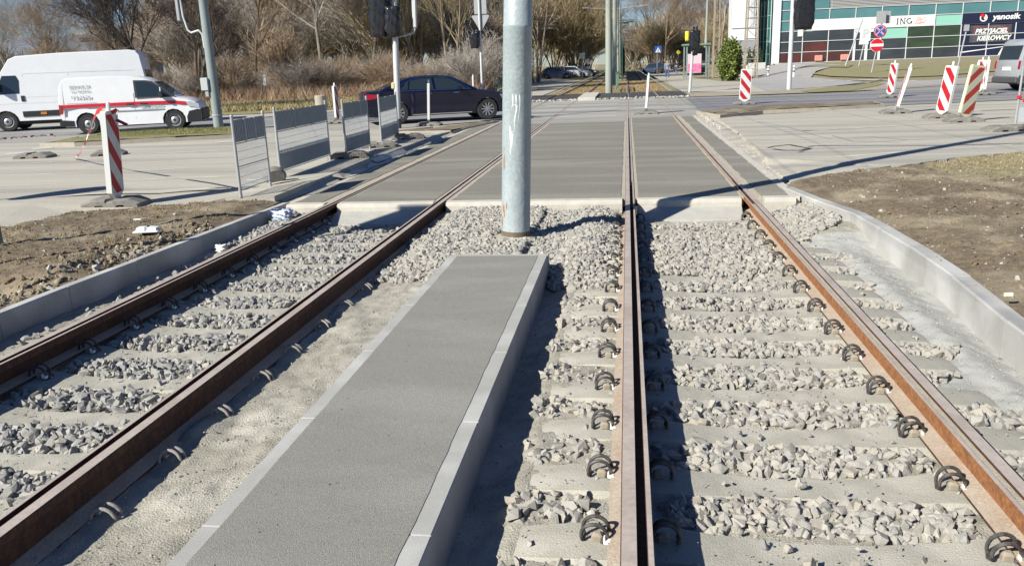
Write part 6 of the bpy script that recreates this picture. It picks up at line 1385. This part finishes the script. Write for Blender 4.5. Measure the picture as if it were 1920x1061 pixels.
# distant low building behind the trees at the far left
q = CO+ray(200, 66)*220; r = empty('distant_building', (q.x, q.y, 0), rad(12), 'long low blue-grey building far behind the bare trees at the left', 'building')
MB().box((0, 0, (q.z)/2), (24, 10, q.z)).build('wall', mat('blue_grey_wall', (.16, .19, .25), rough=.8), r); MB().box((3, 0, q.z+.5), (18, 10, 1.2)).build('roof', mat('pale_roof', (.35, .4, .48), rough=.6), r); MB().box((1, -5.1, q.z-1.2), (12, .2, .9)).build('window_strip', DGL, r); MB().box((5, 0, q.z+1.6), (5, 6, .9)).build('roof_box', mat('blue_grey_wall', (.16, .19, .25)), r)
q = CO+ray(40, 66)*230; r = empty('distant_building', (q.x, q.y, 0), rad(10), 'flat grey-blue roofline at the extreme left behind the thicket', 'building'); MB().box((0, 0, (q.z)/2-1), (16, 8, q.z)).build('wall', mat('blue_grey_wall', (.16, .19, .25)), r)
# teal tower far down the line
r = empty('distant_tower', (-1, 210, 0), 0, 'narrow teal building far down the line behind the tram poles', 'building'); q = CO+ray(1170, 42)*205; r.location = (q.x-1, q.y, 0); MB().box((0, 0, q.z/2), (4.5, 4, q.z)).build('wall', mat('teal_wall', (.08, .2, .22), rough=.5), r); MB().box((.5, 0, q.z+.2), (6, 5, .5)).build('roof', mat('teal_roof', (.05, .1, .13), rough=.5), r)
# ------------------------------------------------------------------ trees
BARK = mat('bark', (.15, .125, .10), (.09, .075, .06), scale=12, rough=1, stretch=(1, 1, .2)); BARKL = mat('pale_bark', (.27, .23, .18), (.14, .115, .09), scale=6, rough=1, stretch=(1, 1, .3))
TW = [mat('twig_brown', (.30, .22, .15), (.37, .28, .195), scale=.6, rough=1), mat('twig_grey', (.31, .275, .24), (.38, .34, .295), scale=.6, rough=1), mat('twig_olive', (.37, .31, .17), (.33, .255, .16), scale=.6, rough=1), mat('twig_dark', (.10, .08, .066), (.15, .12, .10), scale=.6, rough=1)]
def segs_tree(seed, h, stems, levels, spread, up, nch, r0, lean=.25, trunk_frac=.4, rmin=.006):
    rr = random.Random(seed); big = []; small = []
    def go(p, d, L, r, lv):
        k = 3 if lv < 2 else 2; pts = [p]; rs = [r]; dd = d.copy()
        for i in range(k):
            dd = (dd+Vector((rr.gauss(0, .13), rr.gauss(0, .13), up*.10+rr.gauss(0, .05)))).normalized(); p = p+dd*L/k; pts.append(p); rs.append(max(rmin, r*(1-.55*(i+1)/k)))
        for i in range(k): (big if lv == 0 else small).append((pts[i], pts[i+1], rs[i], rs[i+1]))
        if lv < levels:
            n = nch[lv]+rr.randint(-1, 1)
            for j in range(max(1, n)):
                t = rr.uniform(.30 if lv else .45, 1.0); ii = min(k-1, int(t*k)); q = pts[ii].lerp(pts[ii+1], t*k-ii); az = rr.uniform(0, 6.283); an = rr.uniform(.35, spread)
                ax = dd.orthogonal().normalized(); ax.rotate(Matrix.Rotation(az, 3, dd)); nd = dd.copy(); nd.rotate(Matrix.Rotation(an, 3, ax)); nd.z += up*.25; nd.normalize()
                go(q, nd, L*rr.uniform(.5, .72), max(rmin*1.2, rs[ii]*rr.uniform(.45, .6)), lv+1)
    for s in range(stems):
        a = rr.uniform(0, 6.283); d = Vector((math.cos(a)*lean*rr.random(), math.sin(a)*lean*rr.random(), 1)).normalized(); p = Vector((math.cos(a), math.sin(a), 0))*(.5*rr.random() if stems > 1 else 0)
        go(p-Vector((0, 0, .1)), d, h*trunk_frac*rr.uniform(.8, 1.1), r0*rr.uniform(.7, 1), 0)
    return big, small
def seg_arrays(sg, n):
    P0_ = np.array([s[0][:] for s in sg]); P1_ = np.array([s[1][:] for s in sg]); R0 = np.array([s[2] for s in sg]); R1 = np.array([s[3] for s in sg])
    T = P1_-P0_; T /= np.linalg.norm(T, axis=1)[:, None]+1e-9; ref = np.where(np.abs(T[:, 2:3]) < .9, np.array([[0, 0, 1.]]), np.array([[1., 0, 0]])); U = np.cross(T, ref); U /= np.linalg.norm(U, axis=1)[:, None]; W_ = np.cross(T, U); V = []
    for P, R in ((P0_, R0), (P1_, R1)):
        for k in range(n): a = 2*math.pi*k/n; V.append(P+(U*math.cos(a)+W_*math.sin(a))*R[:, None])
    V = np.stack(V, 1); m = len(sg); base = (np.arange(m)*2*n)[:, None, None]; f = np.array([[k, (k+1) % n, (k+1) % n+n, k+n] for k in range(n)])
    return V.reshape(-1, 3), (f[None]+base).reshape(-1, 4)
def tree_proto(seed, h, stems, levels, spread, up, nch, r0, bark, twig, lean=.25, tf=.4, name='bare_tree'):
    b, s = segs_tree(seed, h, stems, levels, spread, up, nch, r0, lean, tf); r = empty(name, (0, -500, 0))
    V, F = seg_arrays(b, 7); np_mesh('trunk', V, F, bark, r, smooth=True); V, F = seg_arrays(s, 3); np_mesh('crown', V, F, twig, r); return r
used_p = set()
def put_tree(proto, x, y, rz, sc, label, group=None):
    if proto.name in used_p: r = copy_tree(proto)
    else: r = proto; used_p.add(proto.name)
    r.location = (x, y, gz(x, y)-.05); r.rotation_euler.z = rz; r.scale = (sc, sc, sc*1.0); tag(r, label, 'tree', group); return r
T1 = tree_proto(1, 11, 1, 5, .95, .55, (10, 7, 6, 4, 3), .2, BARK, TW[3], tf=.42)
T2 = tree_proto(2, 11, 3, 5, .9, .5, (7, 6, 4, 4, 2), .16, BARK, TW[3], lean=.35, tf=.45)
T3 = tree_proto(3, 12, 1, 5, .8, .6, (12, 7, 6, 4, 2), .17, BARKL, TW[1], tf=.75)
T4 = tree_proto(4, 12, 5, 5, .55, .9, (7, 6, 5, 3, 2), .12, BARKL, TW[2], lean=.45, tf=.6)
T5 = tree_proto(5, 11, 1, 5, .95, .45, (13, 7, 6, 4, 2), .15, BARK, TW[0], tf=.6)
def at(px, depth): q = ray(px, 130); P = CO+q*depth; return P.x, P.y
g1 = 'leafless trees behind the road'
L1 = [(T1, 285, 40, .95, 1.0, 'dark spreading leafless tree directly behind the rear of the tall white van'), (T2, 366, 52, 2.2, 1.0, 'dark multi-stemmed leafless tree between the vans and the grey-green post'),
      (T3, 600, 62, .3, 1.1, 'tall pale-trunked leafless tree above the barriers'), (T5, 480, 66, 1.0, 1.1, 'brown leafless tree just right of the grey-green post'),
      (T5, 690, 64, 3.0, 1.1, 'brown leafless tree behind the covered signal post'), (T4, 850, 58, .5, .95, 'olive-brown multi-stemmed tree with rising branches left of the thick tram pole'),
      (T4, 790, 68, 2.5, 1.05, 'second olive-brown multi-stemmed tree, behind the roof of the saloon car'), (T4, 1010, 85, 1.5, 1.2, 'yellowish bushy tree just right of the thick tram pole'),
      (T5, 1060, 128, .8, 1.6, 'large brown leafless tree above the parked cars'), (T3, 1100, 135, 2.0, 1.5, 'grey leafless tree left of the nearest far tram pole'), (T5, 985, 126, 4, 1.45, 'brown tree half hidden by the thick tram pole'),
      (T5, 1250, 112, .2, 1.15, 'dense leafless tree above the walking woman'), (T3, 1225, 150, 1.1, 1.25, 'grey leafless tree behind the blue crossing sign'), (T5, 1290, 150, 2.1, 1.3, 'brown leafless tree behind the shelter'), (T3, 1352, 100, 3.3, 1.1, 'grey leafless tree between the lamp post and the white block'),
      (T5, 88, 78, .7, .74, 'round-topped brown tree above the cab of the tall white van'), (T3, 20, 84, 1.7, .72, 'thin grey tree at the extreme left edge'), (T5, 165, 84, 2.7, .62, 'low brown tree behind the tall white van, left of the dark one'), (T1, 400, 78, 4, 1.0, 'dark tree behind the top of the grey-green post'), (T3, 545, 80, 5, 1.15, 'grey tree in the second row behind the barriers'), (T5, 745, 84, .5, 1.3, 'brown tree in the second row above the signal bags'), (T3, 905, 90, 1.5, 1.25, 'grey-brown tree behind the backs of the road signs'), (T5, 640, 90, 3.5, 1.3, 'brown tree in the third row right of the pale trunk')]
for pr, px, dep, rz, sc, lb in L1:
    x, y = at(px, dep); put_tree(pr, x, y, rz, sc, lb, g1)
# the thicket: one mass of stems and twigs
def thicket(name, spots, protos, mats, label):
    VV = []; FF = []; MI = []; off = 0
    for x, y, s, rz, k in spots:
        V, F = protos[k]; c, sn = math.cos(rz), math.sin(rz); Vn = np.stack([(V[:, 0]*c-V[:, 1]*sn)*s*1.15+x, (V[:, 0]*sn+V[:, 1]*c)*s*1.15+y, V[:, 2]*s-.05], 1); VV.append(Vn); FF.append(F+off); MI.append(np.full(len(F), k % len(mats))); off += len(V)
    return tag(np_mesh(name, np.concatenate(VV), np.concatenate(FF), mats, mi=np.concatenate(MI)), label, 'thicket', None, 'stuff')
PR_ = []
for sd_ in range(6):
    b, s = segs_tree(40+sd_, 4.2, 14, 3, .9, .4, (7, 6, 3), .03, .9, .55, .007); PR_.append(seg_arrays(b+s, 3))
PT_ = []
for sd_ in range(4):
    b, s = segs_tree(60+sd_, 9, 7, 4, .75, .6, (7, 6, 5, 2), .08, .6, .5, .012); PT_.append(seg_arrays(b+s, 3))
r3 = random.Random(12); sp_ = []
for i in range(105):
    px = r3.uniform(-60, 960); d = r3.uniform(52, 72); x, y = at(px, d)
    if y > 40+(x+17)*.05: sp_.append((x, y, r3.uniform(.45, .95)*(1.0 if px > 380 else .7), r3.uniform(0, 6), r3.randrange(6)))
thicket('thicket', sp_, PR_, [TW[0], TW[1], TW[0], TW[3]], 'dense brown leafless undergrowth behind the road on the left')
sp_ = []
for i in range(72):
    px = r3.uniform(-20, 1130) if i < 50 else r3.uniform(330, 1130); d = r3.uniform(66, 130); x, y = at(px, d); s = r3.uniform(.75, 1.15)*d/78*(1.0 if px > 330 else .52)
    if x < -7 and not (px > 960 and d < 112): sp_.append((x, y, s, r3.uniform(0, 6), r3.randrange(4)))
for i in range(34):
    px = r3.uniform(1190, 1375); d = r3.uniform(135, 200); x, y = at(px, d); s = r3.uniform(.7, 1.0)*d/130
    if x > 4: sp_.append((x, y, s, r3.uniform(0, 6), r3.randrange(4)))
for i in range(16): sp_.append((r3.uniform(-14, 16), r3.uniform(195, 215), r3.uniform(.8, 1.2), r3.uniform(0, 6), r3.randrange(4)))
for i in range(14):
    px = r3.uniform(1035, 1150); x, y = at(px, r3.uniform(115, 190)); sp_.append((min(x, -7), y, r3.uniform(1.1, 1.5), r3.uniform(0, 6), r3.randrange(4)))
for i in range(22): sp_.append((r3.uniform(-60, 70), r3.uniform(215, 260), r3.uniform(1.2, 1.8), r3.uniform(0, 6), r3.randrange(4)))
thicket('wood', sp_, PT_, [TW[1], TW[0], TW[2]], 'far leafless wood closing the view along both sides of the tracks')
# reeds in front of the thicket
n = 14000; rg = np.random.default_rng(77); X = rg.uniform(-32, -9, n); Y = 49+rg.random(n)*9+(X+20)*.1
blades('dead_reeds', X, Y, 0*X, .3, 1.2, [mat('dead_reed', (.42, .31, .2)), mat('red_brown_stem', (.26, .14, .085), rough=1), TW[0]], 12, 'reddish dead reeds and stems at the foot of the thicket', .016)
# leaf clumps
def leaves(name, n, pf, size, mats, parent=None, seed=1):
    rg_ = np.random.default_rng(seed); P = pf(rg_, n); n = len(P); a = rg_.normal(size=(n, 3)); a /= np.linalg.norm(a, axis=1)[:, None]; b = np.cross(a, rg_.normal(size=(n, 3))); b /= np.linalg.norm(b, axis=1)[:, None]; s = rg_.uniform(.6, 1.2, n)[:, None]*size
    V = np.stack([P-a*s, P+b*s*.55, P+a*s, P-b*s*.55], 1).reshape(-1, 3); return np_mesh(name, V, np.arange(4*n).reshape(n, 4), mats, parent, mi=rg_.integers(0, len(mats), n))
LG = [mat('ivy_light', (.30, .31, .05), (.21, .26, .04), scale=1, rough=.6), mat('ivy_mid', (.10, .15, .03), rough=.6), mat('ivy_dark', (.04, .07, .02), rough=.6)]
x, y = at(1369, 64); r = empty('green_bush', (x, y, 0), 0, 'tall leafy yellow-green bush left of the broad lattice mast', 'bush')
def pf(rg_, n):
    q = rg_.normal(size=(n, 3)); q /= np.linalg.norm(q, axis=1)[:, None]; q *= (rg_.random(n)**.33)[:, None]; rr = 1+.75*(fbm(np.arctan2(q[:, 1], q[:, 0])*2.2+5, q[:, 2]*3+9, 4)); q[:, 0] *= .92; q[:, 1] *= .9; q[:, 2] *= 1.65; q *= rr[:, None]; sp__ = rg_.random(n) < .10; q[sp__] *= rg_.uniform(1.05, 1.3, sp__.sum())[:, None]; q[:, 2] += 1.45; return q[q[:, 2] > 0]
leaves('foliage', 6500, pf, .11, LG, r, 3); m = MB()
for k in range(5): m.tube([(0, 0, 0), (.3*math.cos(k*1.3), .3*math.sin(k*1.3), 1.2), (.5*math.cos(k*1.3), .5*math.sin(k*1.3), 2.3)], [.06, .045, .02], 6)
m.build('stems', BARK, r)
for k, (dx_, lb) in enumerate(((-.9, 'small dark conical conifer at the left of the white planter wall'), (-.1, 'middle dark conifer of the three behind the white planter wall'), (.9, 'right-hand dark conifer behind the white planter wall'))):
    r = empty('conifer', (P0.x-2.5+dx_*.55, P0.y-2.4, P0.z-.1), 0, lb, 'conifer', 'conifers by the white block')
    def pf2(rg_, n): z = rg_.random(n)**1.3; a = rg_.uniform(0, 6.28, n); q = (1-z)*.38*rg_.uniform(.5, 1.1, n); return np.stack([np.cos(a)*q, np.sin(a)*q, .1+z*1.6], 1)
    leaves('foliage', 900, pf2, .07, [LG[2], mat('conifer_green', (.05, .08, .04), rough=.8)], r, 5+k); MB().tube([(0, 0, 0), (0, 0, 1.5)], [.04, .01], 5).build('trunk', BARK, r)
# mistletoe balls in the dark tree
x, y = at(322, 52)
for k, (px, py, lb) in enumerate(((318, 18, 'upper mistletoe ball in the dark multi-stemmed tree'), (398, 22, 'right-hand mistletoe ball in the dark multi-stemmed tree'))):
    q = CO+ray(px, py)*52; r = empty('mistletoe', q, 0, lb, 'mistletoe')
    def pf3(rg_, n): q = rg_.normal(size=(n, 3))*.16; return q
    leaves('foliage', 500, pf3, .05, [LG[1], LG[2]], r, 9+k)
print('objects', len(bpy.data.objects), 'polys', sum(len(o.data.polygons) for o in bpy.data.objects if o.type == 'MESH'))
